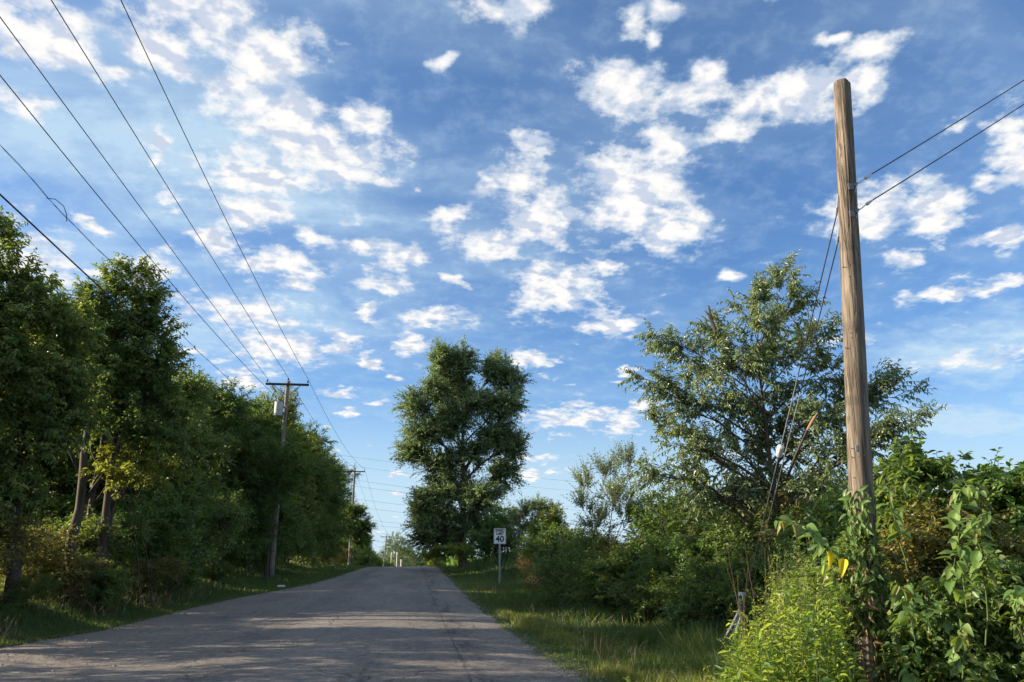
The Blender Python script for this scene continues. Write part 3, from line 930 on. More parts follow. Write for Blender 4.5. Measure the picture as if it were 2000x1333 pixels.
# ------------------------------------------------------------------ speed limit sign
SG = np.array([4.30, 39.3]); sgz = float(ground_z(*SG))
sign = thing('speed_limit_sign', 'white SPEED LIMIT 40 sign on a steel post in the right verge', 'road sign', (SG[0], SG[1], sgz))
zc = 2.49; W2, H2 = .305, .381


def rrect(w, h, r, n=5):
    out = []
    for cx, cy, a0 in ((w - r, h - r, 0), (-w + r, h - r, 90), (-w + r, -h + r, 180), (w - r, -h + r, 270)):
        out += [(cx + r * math.cos(rad(a0 + 90 * k / n)), cy + r * math.sin(rad(a0 + 90 * k / n))) for k in range(n + 1)]
    return out


def plate(name, w, h, r, y0, y1, mat, parent, hole=None):
    o_ = rrect(w, h, r); n = len(o_)
    m = MB()
    if hole is None:
        V = [(SG[0] + x, SG[1] + y0, zc + z) for x, z in o_] + [(SG[0] + x, SG[1] + y1, zc + z) for x, z in o_]
        m.add(V, [tuple(range(n)), tuple(range(n, 2 * n))[::-1]] + [(i, n + i, n + (i + 1) % n, (i + 1) % n) for i in range(n)])
    else:
        i_ = rrect(w - hole, h - hole, max(r - hole, .005))
        V = [(SG[0] + x, SG[1] + y, zc + z) for y in (y0, y1) for L_ in (o_, i_) for x, z in L_]
        Fc = []
        for i in range(n):
            j = (i + 1) % n
            Fc += [(i, j, n + j, n + i), (2 * n + i, 3 * n + i, 3 * n + j, 2 * n + j), (i, 2 * n + i, 2 * n + j, j), (n + i, n + j, 3 * n + j, 3 * n + i)]
        m.add(V, Fc)
    return m.build(name, mat, parent)


pan = plate('sign_panel', W2, H2, .035, -.002, .002, WHITE, sign)
plate('border', W2 - .014, H2 - .014, .028, -.0042, -.0022, BLACK, pan, .011)


def text(body, size, z, name, sx=1.0, bold=.006):
    cu = bpy.data.curves.new(name, 'FONT')
    cu.body = body; cu.size = size; cu.align_x = 'CENTER'; cu.align_y = 'CENTER'; cu.offset = bold; cu.extrude = .001
    o = bpy.data.objects.new(name, cu)
    me = bpy.data.meshes.new_from_object(o)
    me.transform(Matrix.Scale(sx, 4, (1, 0, 0)))
    me.transform(Matrix.Rotation(rad(90), 4, 'X'))
    me.materials.append(BLACK)
    mo = bpy.data.objects.new(name, me)
    bpy.data.objects.remove(o)
    COL.objects.link(mo); mo.parent = pan
    mo.location = (0, -.0045, zc + z - sgz)
    return mo


text('SPEED', .185, .262, 'lettering', .93, .006)
text('LIMIT', .175, .110, 'lettering', .95, .006)
text('40', .40, -.150, 'numerals', 1.08, .010)
q = MB()
for dx, dy, w_, d_ in ((0, .012, .03, .006), (-.022, .028, .006, .03), (.022, .028, .006, .03), (-.036, .045, .024, .005), (.036, .045, .024, .005)):
    q.box((SG[0] + dx, SG[1] + dy, (sgz - .3 + zc + .36) / 2), (w_, d_, zc + .36 - sgz + .3))
q.build('post', STEEL, sign)
for dz in (-.28, .28):
    q = MB(); q.tube([(SG[0], SG[1] - .008, zc + dz), (SG[0], SG[1] + .01, zc + dz)], [.010, .010], 8); q.build('bolt', STEEL_DK, pan)


# ------------------------------------------------------------------ foliage generator
def nrm(v): return v / (np.linalg.norm(v, axis=-1, keepdims=True) + 1e-9)


SHAPES = {
    # local verts (x across, y along, z out of the blade), faces
    'kite': (np.array([(0, 0, 0), (.5, .42, .10), (0, 1, -.10), (-.5, .42, .10)]), np.array([(0, 1, 2), (0, 2, 3)])),
    'ovate': (np.array([(0, 0, 0), (.42, .22, .07), (.46, .55, .06), (0, 1, -.22), (-.46, .55, .06), (-.42, .22, .07)]),
              np.array([(0, 1, 2), (0, 2, 3), (0, 3, 4), (0, 4, 5)])),
    'lance': (np.array([(0, 0, 0), (.5, .35, .10), (.30, .72, -.02), (0, 1, -.25), (-.30, .72, -.02), (-.5, .35, .10)]),
              np.array([(0, 1, 2), (0, 2, 3), (0, 3, 4), (0, 4, 5)])),
    'blade': (np.array([(-.5, 0, 0), (.5, 0, 0), (.35, .55, .0), (-.35, .55, .0), (0, 1, 0)]), np.array([(0, 1, 2), (0, 2, 3), (3, 2, 4)])),
}


def leaf_arrays(P, D, Nn, size, wid, shape, rng):
    """P base points (n,3), D directions, Nn approx normals, size (n,), wid ratio"""
    Lv, Lf = SHAPES[shape]
    n = len(P)
    y = nrm(D)
    x = nrm(np.cross(y, Nn))
    z = np.cross(x, y)
    s = size[:, None, None]
    V = P[:, None, :] + s * (Lv[None, :, 0:1] * wid * x[:, None, :] + Lv[None, :, 1:2] * y[:, None, :] + Lv[None, :, 2:3] * z[:, None, :])
    F = (np.arange(n) * len(Lv))[:, None, None] + Lf[None]
    return V.reshape(-1, 3), F.reshape(-1, 3), len(Lv)


class Foliage:
    def __init__(s, rng): s.V, s.F, s.T, s.n, s.rng = [], [], [], 0, rng

    def leaves(s, P, D, Nn, size, wid=.55, shape='kite', tint=None):
        V, F, k = leaf_arrays(P, D, Nn, size, wid, shape, s.rng)
        if tint is None: tint = s.rng.random(len(P))
        s.V.append(V); s.F.append(F + s.n); s.T.append(np.repeat(tint, k)); s.n += len(V)

    def build(s, name, mat, parent, kind='stuff'):
        o = np_obj(name, np.concatenate(s.V), np.concatenate(s.F), mat, parent, np.concatenate(s.T))
        if kind: o['kind'] = kind
        return o


def rand_dir(rng, n):
    v = rng.normal(size=(n, 3))
    return nrm(v)


def sprays(fol, B, D, L, M, size, rng, wid=.5, shape='kite', droop=.25, hang=.35, spread=.8, tint=None, tinc=None):
    """leafy twigs: B bases (n,3), D directions, L lengths (n,), M leaves each"""
    n = len(B)
    t = (np.arange(M)[None, :] + rng.random((n, M)) * .8) / M * .9 + .10
    P = B[:, None, :] + D[:, None, :] * (L[:, None] * t)[..., None]
    P[..., 2] -= droop * L[:, None] * t * t
    side = nrm(np.cross(D, np.array([0, 0, 1.]) + rng.normal(0, .25, (n, 3))))
    sgn = np.where((np.arange(M) % 2) == 0, 1., -1.)[None, :, None]
    ld = D[:, None, :] * .55 + side[:, None, :] * sgn * spread + rng.normal(0, .42, (n, M, 3))
    ld[..., 2] -= hang
    nn = np.array([0, 0, 1.]) + rng.normal(0, .55, (n, M, 3))
    sz = size * rng.uniform(.65, 1.2, (n, M)) * (1.05 - .3 * t)
    if tint is None: tt = rng.random((n, M))
    else: tt = np.clip(tint[:, None] + rng.normal(0, .16, (n, M)), 0, 1)
    fol.leaves(P.reshape(-1, 3), ld.reshape(-1, 3), nn.reshape(-1, 3), sz.ravel(), wid, shape, tt.ravel())


def curve_paths(A, B, k, rng, sag=0.0, wob=.06):
    """k-point paths from A (n,3) to B (n,3), bowed upward, slightly crooked"""
    t = np.linspace(0, 1, k)[None, :, None]
    L = np.linalg.norm(B - A, axis=1)[:, None, None]
    P = A[:, None, :] * (1 - t) + B[:, None, :] * t
    P = P + rng.normal(0, 1, (len(A), k, 3)) * wob * L * (t * (1 - t))
    P[..., 2] += (4 * t * (1 - t))[..., 0] * sag * L[..., 0]
    return P


def plant(name, label, cat, base, blobs, mat, leaf=.1, K=1.0, twigs=9, M=9, tl=.5, shape='kite', wid=.5, barkm=None, trunk_r=.14, trunk_top=None,
          seed=1, droop=.25, hang=.35, group=None, up=.35, stems=1, crown='crown', tube_twigs=True, nlimb_sep=True, shell=.45, trunk_name='trunk', dens_r=1.0):
    """blobs: (centre xyz, (rx, ry, rz)) in world space; leafy sprays fill them, limbs reach them from the trunk"""
    rng = np.random.default_rng(seed)
    base = np.array(base, float)
    root = thing(name, label, cat, base, group)
    bm = barkm or BARK
    C = np.array([b[0] for b in blobs], float); R = np.array([b[1] for b in blobs], float)
    ztop = trunk_top if trunk_top is not None else base[2] + (C[:, 2].max() - base[2]) * .72
    # trunk(s)
    mid = C.mean(0)
    trunks = []
    for s in range(stems):
        off = np.array([rng.normal(0, .12 * (stems > 1)), rng.normal(0, .12 * (stems > 1)), 0]) * max(1, stems * .6)
        tgt = np.array([mid[0], mid[1], ztop]) if stems == 1 else np.array([*C[rng.integers(len(C)), :2], ztop * rng.uniform(.75, 1) + base[2] * 0])
        tgt[:2] = base[:2] + (tgt[:2] - base[:2]) * (.8 if stems == 1 else .7)
        k = 9
        t = np.linspace(0, 1, k)[:, None]
        P = (base + off) * (1 - t) + tgt * t + rng.normal(0, .012, (k, 3)) * (tgt[2] - base[2]) * .8 * t * (1.15 - t) * np.array([1, 1, 0])
        P[0, 2] -= .25
        rr = trunk_r / math.sqrt(stems) * (1 - .78 * t[:, 0] ** .9)
        rr[0] *= 1.3
        V, Q = tube_np(P[None], rr[None], 10)
        np_obj(trunk_name, V, Q, bm, root, smooth=True)
        trunks.append((P, rr))
    fol = Foliage(rng)
    TP, TR = [], []
    acc = None
    for bi in range(len(C)):
        c, r = C[bi], R[bi]
        P, rr = min(trunks, key=lambda q: np.linalg.norm(q[0][-1][:2] - c[:2]))
        hz = np.linalg.norm(c[:2] - P[4][:2])
        za = np.clip(c[2] - .5 * hz - .25 * r[2] - .6 * r[0], base[2] + .12 * (ztop - base[2]), ztop)
        fi = np.interp(za, P[:, 2], np.arange(len(P)))
        A = np.array([np.interp(fi, np.arange(len(P)), P[:, q]) for q in range(3)])
        ra = float(np.interp(fi, np.arange(len(P)), rr)) * .62
        path = curve_paths(A[None], c[None], 8, rng, .06, .05)[0]
        rad_ = ra * (1 - .75 * np.linspace(0, 1, 8))
        vol = (r[0] * r[1] * r[2]) ** (2 / 3)
        nk = max(5, int(K * 26 * vol ** .75 / (tl ** .9 * 3.0) * dens_r))
        dirs = rand_dir(rng, nk)
        dirs[:, 2] = dirs[:, 2] * .9 + up * .4
        u = rng.random(nk) ** shell
        E = c + nrm(dirs) * u[:, None] * r
        si = rng.uniform(3.2, 7, nk)
        S0 = np.stack([np.interp(si, np.arange(8), path[:, q]) for q in range(3)], 1)
        sub = curve_paths(S0, E, 5, rng, .05, .12)
        srad = np.linspace(1, .35, 5)[None] * np.maximum(.006, rad_[3] * .42) * np.ones((nk, 1))
        V1, Q1 = tube_np(path[None], rad_[None], 7)
        V2, Q2 = tube_np(sub, np.minimum(srad, .05), 4)
        lv, lq = np.concatenate([V1, V2]), np.concatenate([Q1, Q2 + len(V1)])
        if nlimb_sep: np_obj('limb', lv, lq, bm, root, smooth=True)
        else:
            acc = (lv, lq) if acc is None else (np.concatenate([acc[0], lv]), np.concatenate([acc[1], lq + len(acc[0])]))
        # twigs along the outer part of every sub-branch
        ti = rng.uniform(1.6, 4, (nk, twigs)); ti[:, 0] = 4
        sb = np.repeat(np.arange(nk), twigs); tf = ti.ravel()
        i0 = np.minimum(tf.astype(int), 3); f = (tf - i0)[:, None]
        B = sub[sb, i0] * (1 - f) + sub[sb, i0 + 1] * f
        ax = nrm(sub[sb, 4] - sub[sb, 2])
        D = nrm(ax * .8 + rand_dir(rng, len(B)) * .8 + np.array([0, 0, up]) + nrm(B - c) * .35)
        L = tl * rng.uniform(.55, 1.25, len(B))
        tb = np.repeat(rng.random(nk), twigs) * .7 + .15
        sprays(fol, B, D, L, M, leaf, rng, wid, shape, droop, hang, .8, tb)
        if tube_twigs:
            tt = np.linspace(0, 1, 3)[None, :, None]
            tp = B[:, None, :] + D[:, None, :] * L[:, None, None] * tt
            tp[..., 2] -= droop * L[:, None] * tt[..., 0] ** 2
            TP.append(tp); TR.append(np.tile(np.array([.005, .0035, .0015]) * (1 + trunk_r * 4), (len(B), 1)))
    if acc is not None: np_obj('limbs', acc[0], acc[1], bm, root, smooth=True, kind='stuff')
    if tube_twigs:
        V, Q = tube_np(np.concatenate(TP), np.concatenate(TR), 3)
        np_obj('twigs', V, Q, bm, root, kind='stuff')
    fol.build(crown, mat, root)
    return root


def pxb(lst, D, depth=1.0, jit=0.0, seed=0):
    """blobs measured on the photograph (x, y, half width, half height in px) set at distance D with real depth"""
    rng = np.random.default_rng(seed)
    out = []
    for b in lst:
        x, y, rx, ry = b[:4]
        d = D + (b[4] if len(b) > 4 else rng.uniform(-jit, jit))
        k = d / 1561 * (1 + ((x - 1000) / 1561) ** 2) ** .5
        c = at(x, y, d)
        out.append((c, (rx * k, max(rx, ry) * k * depth, ry * k)))
    return out


def gp(px, D, dz=0.0):
    p = at(px, 1088, D)
    return (p[0], p[1], float(ground_z(p[0], p[1])) + dz)


# ------------------------------------------------------------------ the tall tree beyond the sign
maple = [(862, 705, 24, 36), (905, 705, 30, 34), (880, 755, 46, 42), (845, 760, 28, 28), (972, 722, 30, 38), (1003, 748, 26, 30), (985, 795, 40, 38),
         (806, 792, 32, 32), (832, 840, 46, 36), (802, 880, 30, 26), (880, 825, 48, 42), (932, 790, 34, 34), (970, 850, 46, 38), (1008, 868, 24, 32),
         (930, 885, 40, 30), (860, 905, 48, 34), (988, 925, 30, 34), (890, 955, 56, 34), (838, 968, 36, 34), (945, 975, 46, 36), (850, 1012, 46, 36),
         (905, 1030, 52, 36), (840, 1055, 38, 26), (965, 1035, 38, 26), (820, 1010, 22, 40)]
plant('broadleaf_tree', 'tallest tree, round two-headed dark green crown standing right of the road crest', 'tree', gp(905, 60), pxb(maple, 60, .9, 1.6, 2), L_GREY,
      leaf=.20, K=4.8, twigs=9, M=10, tl=.9, barkm=BARK, trunk_r=.34, seed=21, hang=.3, wid=.62, shell=.40)

# ------------------------------------------------------------------ airy tree behind the stub pole
airy = [(1532, 548, 34, 34), (1470, 590, 34, 40), (1545, 605, 50, 44), (1480, 645, 55, 44), (1405, 655, 34, 42), (1305, 665, 44, 28), (1350, 705, 60, 42),
        (1430, 715, 66, 46), (1520, 695, 66, 48), (1605, 668, 40, 40), (1625, 728, 34, 34), (1262, 742, 36, 16), (1325, 785, 56, 40), (1415, 795, 70, 50),
        (1515, 785, 70, 55), (1600, 800, 50, 44), (1690, 775, 50, 36), (1755, 760, 40, 34), (1765, 825, 44, 28), (1700, 865, 52, 30), (1625, 885, 50, 40),
        (1530, 870, 70, 54), (1430, 875, 70, 44), (1335, 860, 55, 34), (1285, 835, 26, 30), (1270, 920, 30, 24), (1420, 955, 74, 44), (1510, 960, 74, 44), (1610, 960, 50, 40), (1335, 930, 40, 30)]
airy_t = plant('cherry_tree', 'wide airy tree with narrow drooping leaves behind the stub pole', 'tree', gp(1530, 17.6), pxb(airy, 17.2, .85, .8, 4), L_WIL,
               leaf=.125, K=2.1, twigs=8, M=12, tl=.52, shape='lance', wid=.34, barkm=BARK, trunk_r=.10, seed=31, droop=.22, hang=.75, shell=.42, up=.3)
q = MB(); q.tube([at(1535, 940, 17.0), at(1556, 885, 16.6), at(1578, 838, 16.1)], [.03, .026, .022], 8); sn = q.build('snapped_limb', BARK, airy_t, smooth=True)
q = MB(); q.tube([at(1577, 840, 16.1), at(1587, 822, 16.0), at(1597, 806, 15.95)], [.023, .028, .008], 7); bl = q.build('torn_end', simple('torn_wood', (.34, .20, .11), .8, 0, .3, 25), sn)
tag(bl, 'orange torn end of a snapped limb')
q = MB(); q.tube([at(1398, 650, 16.6), at(1388, 622, 16.6), at(1384, 597, 16.6)], [.03, .045, .012], 6).tube([at(1390, 625, 16.6), at(1378, 606, 16.6)], [.03, .006], 5)
q.build('dead_spike', BARK, airy_t)

# ------------------------------------------------------------------ shrubs and small trees of the right verge
plant('sapling', 'sparse grey twiggy small tree with upright shoots right of the sign', 'tree', gp(1190, 26), pxb(
    [(1140, 950, 22, 30), (1185, 925, 30, 30), (1228, 905, 24, 26), (1135, 990, 24, 20), (1200, 975, 45, 32), (1165, 1025, 46, 30), (1235, 1010, 40, 36)], 26, .9, .8, 5), L_GREY,
      leaf=.10, K=2.9, twigs=8, M=9, tl=.6, barkm=TWIG_G, trunk_r=.07, stems=4, seed=41, up=1.0, droop=.0, hang=.1)
plant('hedge_tree', 'dark leafy rounded small tree tucked left of the airy tree', 'tree', gp(1330, 22.5), pxb(
    [(1285, 935, 36, 30), (1350, 960, 50, 38), (1275, 990, 45, 40), (1375, 1010, 60, 46), (1310, 1050, 60, 44)], 22, .9, .8, 6), L_DARK,
      leaf=.11, K=1.1, twigs=7, M=8, tl=.45, trunk_r=.08, stems=2, seed=42)
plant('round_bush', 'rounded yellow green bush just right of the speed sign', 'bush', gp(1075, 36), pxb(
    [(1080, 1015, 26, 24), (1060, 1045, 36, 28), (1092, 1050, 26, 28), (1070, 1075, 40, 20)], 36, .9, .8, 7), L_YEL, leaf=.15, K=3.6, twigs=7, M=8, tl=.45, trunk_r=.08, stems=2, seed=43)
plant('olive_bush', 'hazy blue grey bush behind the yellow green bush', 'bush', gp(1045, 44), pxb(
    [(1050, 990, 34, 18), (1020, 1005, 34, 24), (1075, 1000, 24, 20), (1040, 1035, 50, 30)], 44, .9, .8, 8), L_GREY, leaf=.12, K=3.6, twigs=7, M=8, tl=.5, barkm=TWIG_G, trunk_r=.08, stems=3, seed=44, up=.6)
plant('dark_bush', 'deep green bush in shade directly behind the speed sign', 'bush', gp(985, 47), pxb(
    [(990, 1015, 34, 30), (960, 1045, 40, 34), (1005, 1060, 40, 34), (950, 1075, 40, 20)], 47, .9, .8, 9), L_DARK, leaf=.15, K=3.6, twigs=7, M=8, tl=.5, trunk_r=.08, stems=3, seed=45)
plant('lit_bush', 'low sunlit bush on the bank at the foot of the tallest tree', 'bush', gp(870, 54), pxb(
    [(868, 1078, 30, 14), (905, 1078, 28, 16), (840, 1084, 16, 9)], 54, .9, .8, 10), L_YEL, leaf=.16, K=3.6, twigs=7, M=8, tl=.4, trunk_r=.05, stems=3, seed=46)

# bush prototypes that are copied along both verges ----------------------------------
def local_bush(name, label, cat, mat, seed, h=2.4, r=1.6, leaf=.11, K=1.9, nb=8, stems=3, shape='kite', wid=.52, tl=.42, up=.4, M=8, group=None, hang=.35, barkm=None, loc=(0, 0, 0), twigs=7):
    rng = np.random.default_rng(seed)
    bl = []
    for i in range(nb):
        a = i * 2.4 + rng.uniform(-.3, .3); q_ = rng.uniform(.25, 1) * r * .62
        z = h * (rng.uniform(.25, .78) if i else .72)
        bl.append(((loc[0] + q_ * math.cos(a), loc[1] + q_ * math.sin(a), loc[2] + z), (r * .5, r * .5, h * .27)))
    return plant(name, label, cat, loc, bl, mat, leaf=leaf, K=K, twigs=twigs, M=M, tl=tl, shape=shape, wid=wid, trunk_r=.06, stems=stems, seed=seed, up=up, group=group, hang=hang, nlimb_sep=False, barkm=barkm)


def place(o, px, D, s=1.0, rz=0.0, sz=None, label=None, X=None, Y=None, group=None, dz=-.05):
    p = gp(px, D) if X is None else (X, Y, float(ground_z(X, Y)))
    o.location = (p[0], p[1], p[2] + dz)
    o.rotation_euler = (0, 0, rz)
    o.scale = (s, s, sz if sz else s)
    if label: o['label'] = label
    if group: o['group'] = group
    return o


GV = 'thicket plants along the right verge'
BS = {}
BS['dark'] = local_bush('verge_bush', 'x', 'bush', L_DARK, 51, h=2.4, r=1.6, leaf=.12)
BS['mid'] = local_bush('verge_bush', 'x', 'bush', L_MID, 52, h=2.4, r=1.6)
BS['olive'] = local_bush('verge_bush', 'x', 'bush', L_OLIVE, 53, h=2.4, r=1.6, leaf=.09, K=2.1)
BS['weed'] = local_bush('tall_weed', 'x', 'weeds', L_MID, 54, h=1.8, r=1.0, leaf=.13, K=1.0, shape='lance', wid=.2, up=1.6, stems=6, barkm=STEM_G, tl=.5)
BS['brown'] = local_bush('dock_weed', 'x', 'weeds', L_BRN, 55, h=1.5, r=.9, leaf=.05, K=1.1, up=1.6, stems=5, barkm=DRY, tl=.4)
used = set()


def bush(kind, px, D, s, rz, label, sz=None, **k):
    o = BS[kind]
    if kind in used: o = copy_tree(o)
    used.add(kind)
    return place(o, px, D, s, rz, sz, label, **k)


for kind, px, D, s, sz, lb in (
    ('weed', 1135, 27, 1.25, 1.35, 'upright dark green weed clump left of the twiggy sapling'),
    ('weed', 1105, 29, .9, 1.0, 'lower green weed clump right of the red brown dock'),
    ('brown', 1045, 33, 1.1, 1.15, 'red brown seeding dock in the shaded grass below the round bush'),
    ('olive', 1205, 25, .95, 1.05, 'brownish shrub at the foot of the grey twiggy sapling'),
    ('brown', 1228, 23.6, 1.0, 1.1, 'brown dead weeds beneath the brownish shrub'),
    ('dark', 1290, 21.8, 1.0, .95, 'dark bush in shade under the rounded small tree'),
    ('mid', 1370, 20.6, 1.05, 1.0, 'mid green bush left of the guy anchor'),
    ('dark', 1440, 19.8, 1.1, 1.05, 'dark bush straight behind the guy anchor'),
    ('mid', 1520, 18.2, 1.05, 1.05, 'mid green bush below the crown of the airy tree'),
    ('olive', 1585, 17.0, 1.0, 1.15, 'olive bush just left of and behind the stub pole'),
    ('dark', 1500, 16.3, .8, .75, 'small dark bush right of the guy anchor'),
    ('dark', 1640, 15.0, 1.05, 1.1, 'dark bush hidden behind the stub pole'),
    ('weed', 1300, 20.0, .9, .95, 'dark weed clump left of centre in the right thicket'),
    ('weed', 1395, 18.6, .9, .9, 'weed clump in shade just left of the guy wires'),
    ('weed', 1250, 22.3, .9, .85, 'short weed clump in front of the brown dead weeds'),
    ('mid', 1180, 30, 1.3, 1.0, 'mid green bush behind the upright weed clump'),
    ('dark', 1340, 25, 1.6, 1.5, 'large dark bush filling the gap behind the rounded small tree'),
    ('mid', 1460, 23, 1.6, 1.5, 'large mid green bush behind the airy tree trunk'),
    ('olive', 1560, 21, 1.5, 1.5, 'large olive bush behind the guy wires and the stub pole'),
    ('mid', 1118, 26.5, 1.0, 1.1, 'green shrub standing forward on the bank right of the red brown dock'),
    ('weed', 1160, 23.5, 1.1, 1.1, 'tall weeds furthest forward on the right verge'),
    ('dark', 1092, 33, 1.2, 1.2, 'dark shrub on the bank between the speed sign and the upright weeds'),
    ('mid', 1395, 17.6, .75, .7, 'small green shrub close left of the anchor straps'),
    ('mid', 1150, 25.5, .9, .8, 'rough green bush leaning out over the verge below the upright weeds'),
    ('dark', 1215, 22.4, .9, .8, 'low dark bush on the verge left of the rounded small tree'),
    ('weed', 1330, 18.6, 1.0, .7, 'low weeds on the verge left of the anchor'),
    ('mid', 1270, 20.4, .8, .65, 'low green bush on the verge in the shade'),
    ('weed', 1185, 23.8, 1.0, .8, 'dark green weeds before the brownish shrub'),
):
    bush(kind, px, D, s, px * .37, lb, sz, group=GV)

# ------------------------------------------------------------------ left tree row
t1 = [(12, 455, 16, 22, 0), (8, 520, 30, 34, 0), (78, 560, 30, 30, 0), (40, 610, 60, 44, 0), (115, 640, 55, 44, 1), (20, 690, 70, 50, 0), (110, 720, 70, 50, 1), (-60, 620, 60, 70, 0),
      (-60, 760, 70, 60, 0), (30, 780, 75, 50, 1), (120, 810, 60, 44, 1.5), (60, 860, 60, 34, 1), (-40, 880, 60, 50, 1), (70, 660, 60, 50, 2), (75, 770, 60, 50, 2), (10, 950, 60, 36, 1), (-70, 960, 60, 40, 1)]
plant('roadside_tree', 'dark tree at the left edge with a thin leafy spire against white cloud', 'tree', gp(40, 21), pxb(t1, 19.2, .95, .5, 11), L_MID,
      leaf=.135, K=3.6, twigs=8, M=9, tl=.50, trunk_r=.17, trunk_top=5.2, seed=61, hang=.55, shape='lance', wid=.42, shell=.45)
t2 = [(262, 530, 30, 26, 0), (225, 560, 30, 30, 0), (290, 575, 36, 34, 0), (155, 585, 42, 26, 0), (235, 625, 55, 38, 0), (305, 640, 34, 34, 0), (175, 650, 50, 40, 0),
      (270, 695, 60, 44, 0), (330, 700, 26, 36, 0), (200, 725, 66, 44, 0), (300, 765, 58, 44, 0), (225, 800, 66, 44, 0), (335, 830, 34, 44, 0), (285, 850, 44, 40, -.6), (150, 700, 50, 50, 1), (150, 775, 50, 44, 1), (372, 770, 40, 50, 2), (365, 865, 40, 50, 1.5), (110, 690, 50, 50, 2)]
plant('roadside_tree', 'yellow green tipped tree standing highest in the left row, three trunks showing below', 'tree', gp(205, 24), pxb(t2, 23.2, .9, .7, 12), L_MID,
      leaf=.135, K=3.4, twigs=8, M=9, tl=.50, trunk_r=.16, trunk_top=5.4, seed=62, hang=.45, shape='lance', wid=.40, stems=1)
plant('ash_sapling', 'glowing yellow green sapling under the highest left tree', 'tree', gp(295, 25.0), pxb(
    [(205, 895, 30, 26), (250, 885, 34, 26), (300, 900, 40, 26), (335, 925, 26, 24), (225, 935, 34, 24), (270, 935, 44, 24)], 22.2, .8, .4, 13), L_YEL,
      leaf=.13, K=1.2, twigs=7, M=8, tl=.42, trunk_r=.05, stems=2, seed=63, hang=.5, shape='lance', wid=.42)
for px, D, r, h, lb in ((135, 22.6, .13, 4.6, 'brownish bare trunk seen through the gap in the left trees, leftmost of three'), (168, 24.5, .08, 4.6, 'thin dark trunk in the middle of the gap in the left trees'),
                        (198, 23.6, .12, 4.6, 'dark forked trunk at the right side of the gap in the left trees')):
    g_ = gp(px, D)
    b_ = np.array(g_)
    r_ = np.random.default_rng(px)
    tr = thing('bare_trunk', lb, 'tree', b_, 'trunks showing in the gap')
    lean_ = r_.normal(0, .012, 2)
    pts = [b_ + np.array([lean_[0] * k + r_.normal(0, .03), lean_[1] * k + r_.normal(0, .03), h * k / 6 - (.2 if k == 0 else 0)]) for k in range(7)]
    q = MB(); q.tube(pts, [r * (1.2 - .11 * k) for k in range(7)], 10); q.build('trunk', BARK, tr, smooth=True)
    q = MB(); q.tube([pts[3], pts[3] + np.array([.5, .2, 1.1]), pts[3] + np.array([.7, .3, 2.2])], [r * .5, r * .35, r * .15], 7); q.build('limb', BARK, tr, smooth=True)
    q = MB(); q.tube([pts[4], pts[4] + np.array([-.6, .1, .9]), pts[4] + np.array([-.9, .2, 1.8])], [r * .4, r * .3, r * .1], 7); q.build('limb', BARK, tr, smooth=True)


def generic_tree(mat, seed, h=9.0, r=3.0, label='x', leaf=.15, K=2.9, name='roadside_tree', barkm=None, low=.10, shape='kite', wid=.55, **kw):
    rng = np.random.default_rng(seed)
    bl = []
    for i in range(15):
        a = i * 2.399; f = (i + .5) / 15
        z = h * (low + (.92 - low) * f)
        q_ = r * .62 * math.sqrt(max(.05, 1 - abs(f - .35) ** 1.6 * 1.5)) * rng.uniform(.6, 1.1)
        if i == 14: q_ = .2
        bl.append(((q_ * math.cos(a), q_ * math.sin(a), z), (r * .42, r * .42, h * .125)))
    return plant(name, label, 'tree', (0, 0, 0), bl, mat, leaf=leaf, K=K, twigs=8, M=8, tl=.55, trunk_r=.17, seed=seed, shape=shape, wid=wid, barkm=barkm, nlimb_sep=True, hang=.4, **kw)


GL = 'trees of the dense row along the left verge'
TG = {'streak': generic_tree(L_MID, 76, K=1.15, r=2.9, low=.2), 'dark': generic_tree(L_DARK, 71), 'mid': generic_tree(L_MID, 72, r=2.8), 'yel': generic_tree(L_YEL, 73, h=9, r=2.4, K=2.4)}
tused = set()


def rtree(kind, x, y, h, rz, label, wx=1.0, group=GL):
    o = TG[kind]
    if kind in tused: o = copy_tree(o)
    tused.add(kind)
    s = h / 9.0
    o.location = (x, y, float(ground_z(x, y)) - .15)
    o.rotation_euler = (0, 0, rz); o.scale = (s * wx, s * wx, s)
    tag(o, label, group=group)
    return o


def bear(px, X):
    """world Y at which the bearing of photo column px crosses the line at X"""
    d = ray(px, 1088); return X * d[1] / d[0]


SHARED = 'dense dark tree crown merging into the left tree row'
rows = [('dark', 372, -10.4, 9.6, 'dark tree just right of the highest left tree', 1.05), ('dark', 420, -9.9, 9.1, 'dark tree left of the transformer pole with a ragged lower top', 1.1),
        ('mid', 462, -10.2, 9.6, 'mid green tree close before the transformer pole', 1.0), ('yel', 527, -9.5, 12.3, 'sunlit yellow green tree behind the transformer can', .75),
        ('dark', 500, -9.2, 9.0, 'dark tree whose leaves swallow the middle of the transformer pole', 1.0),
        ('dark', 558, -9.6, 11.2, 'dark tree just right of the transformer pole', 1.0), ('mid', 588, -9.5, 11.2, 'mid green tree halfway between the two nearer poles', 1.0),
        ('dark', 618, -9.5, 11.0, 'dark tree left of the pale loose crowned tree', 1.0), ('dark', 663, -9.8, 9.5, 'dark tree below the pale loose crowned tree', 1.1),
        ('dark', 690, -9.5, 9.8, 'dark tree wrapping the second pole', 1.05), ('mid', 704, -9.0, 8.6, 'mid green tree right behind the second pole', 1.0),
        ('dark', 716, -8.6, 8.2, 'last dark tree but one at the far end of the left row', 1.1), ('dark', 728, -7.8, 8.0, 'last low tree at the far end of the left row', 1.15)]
for i, (k_, px, X, h, lb, wx) in enumerate(rows):
    rtree(k_, X, bear(px, X), h, i * 1.3, lb, wx)
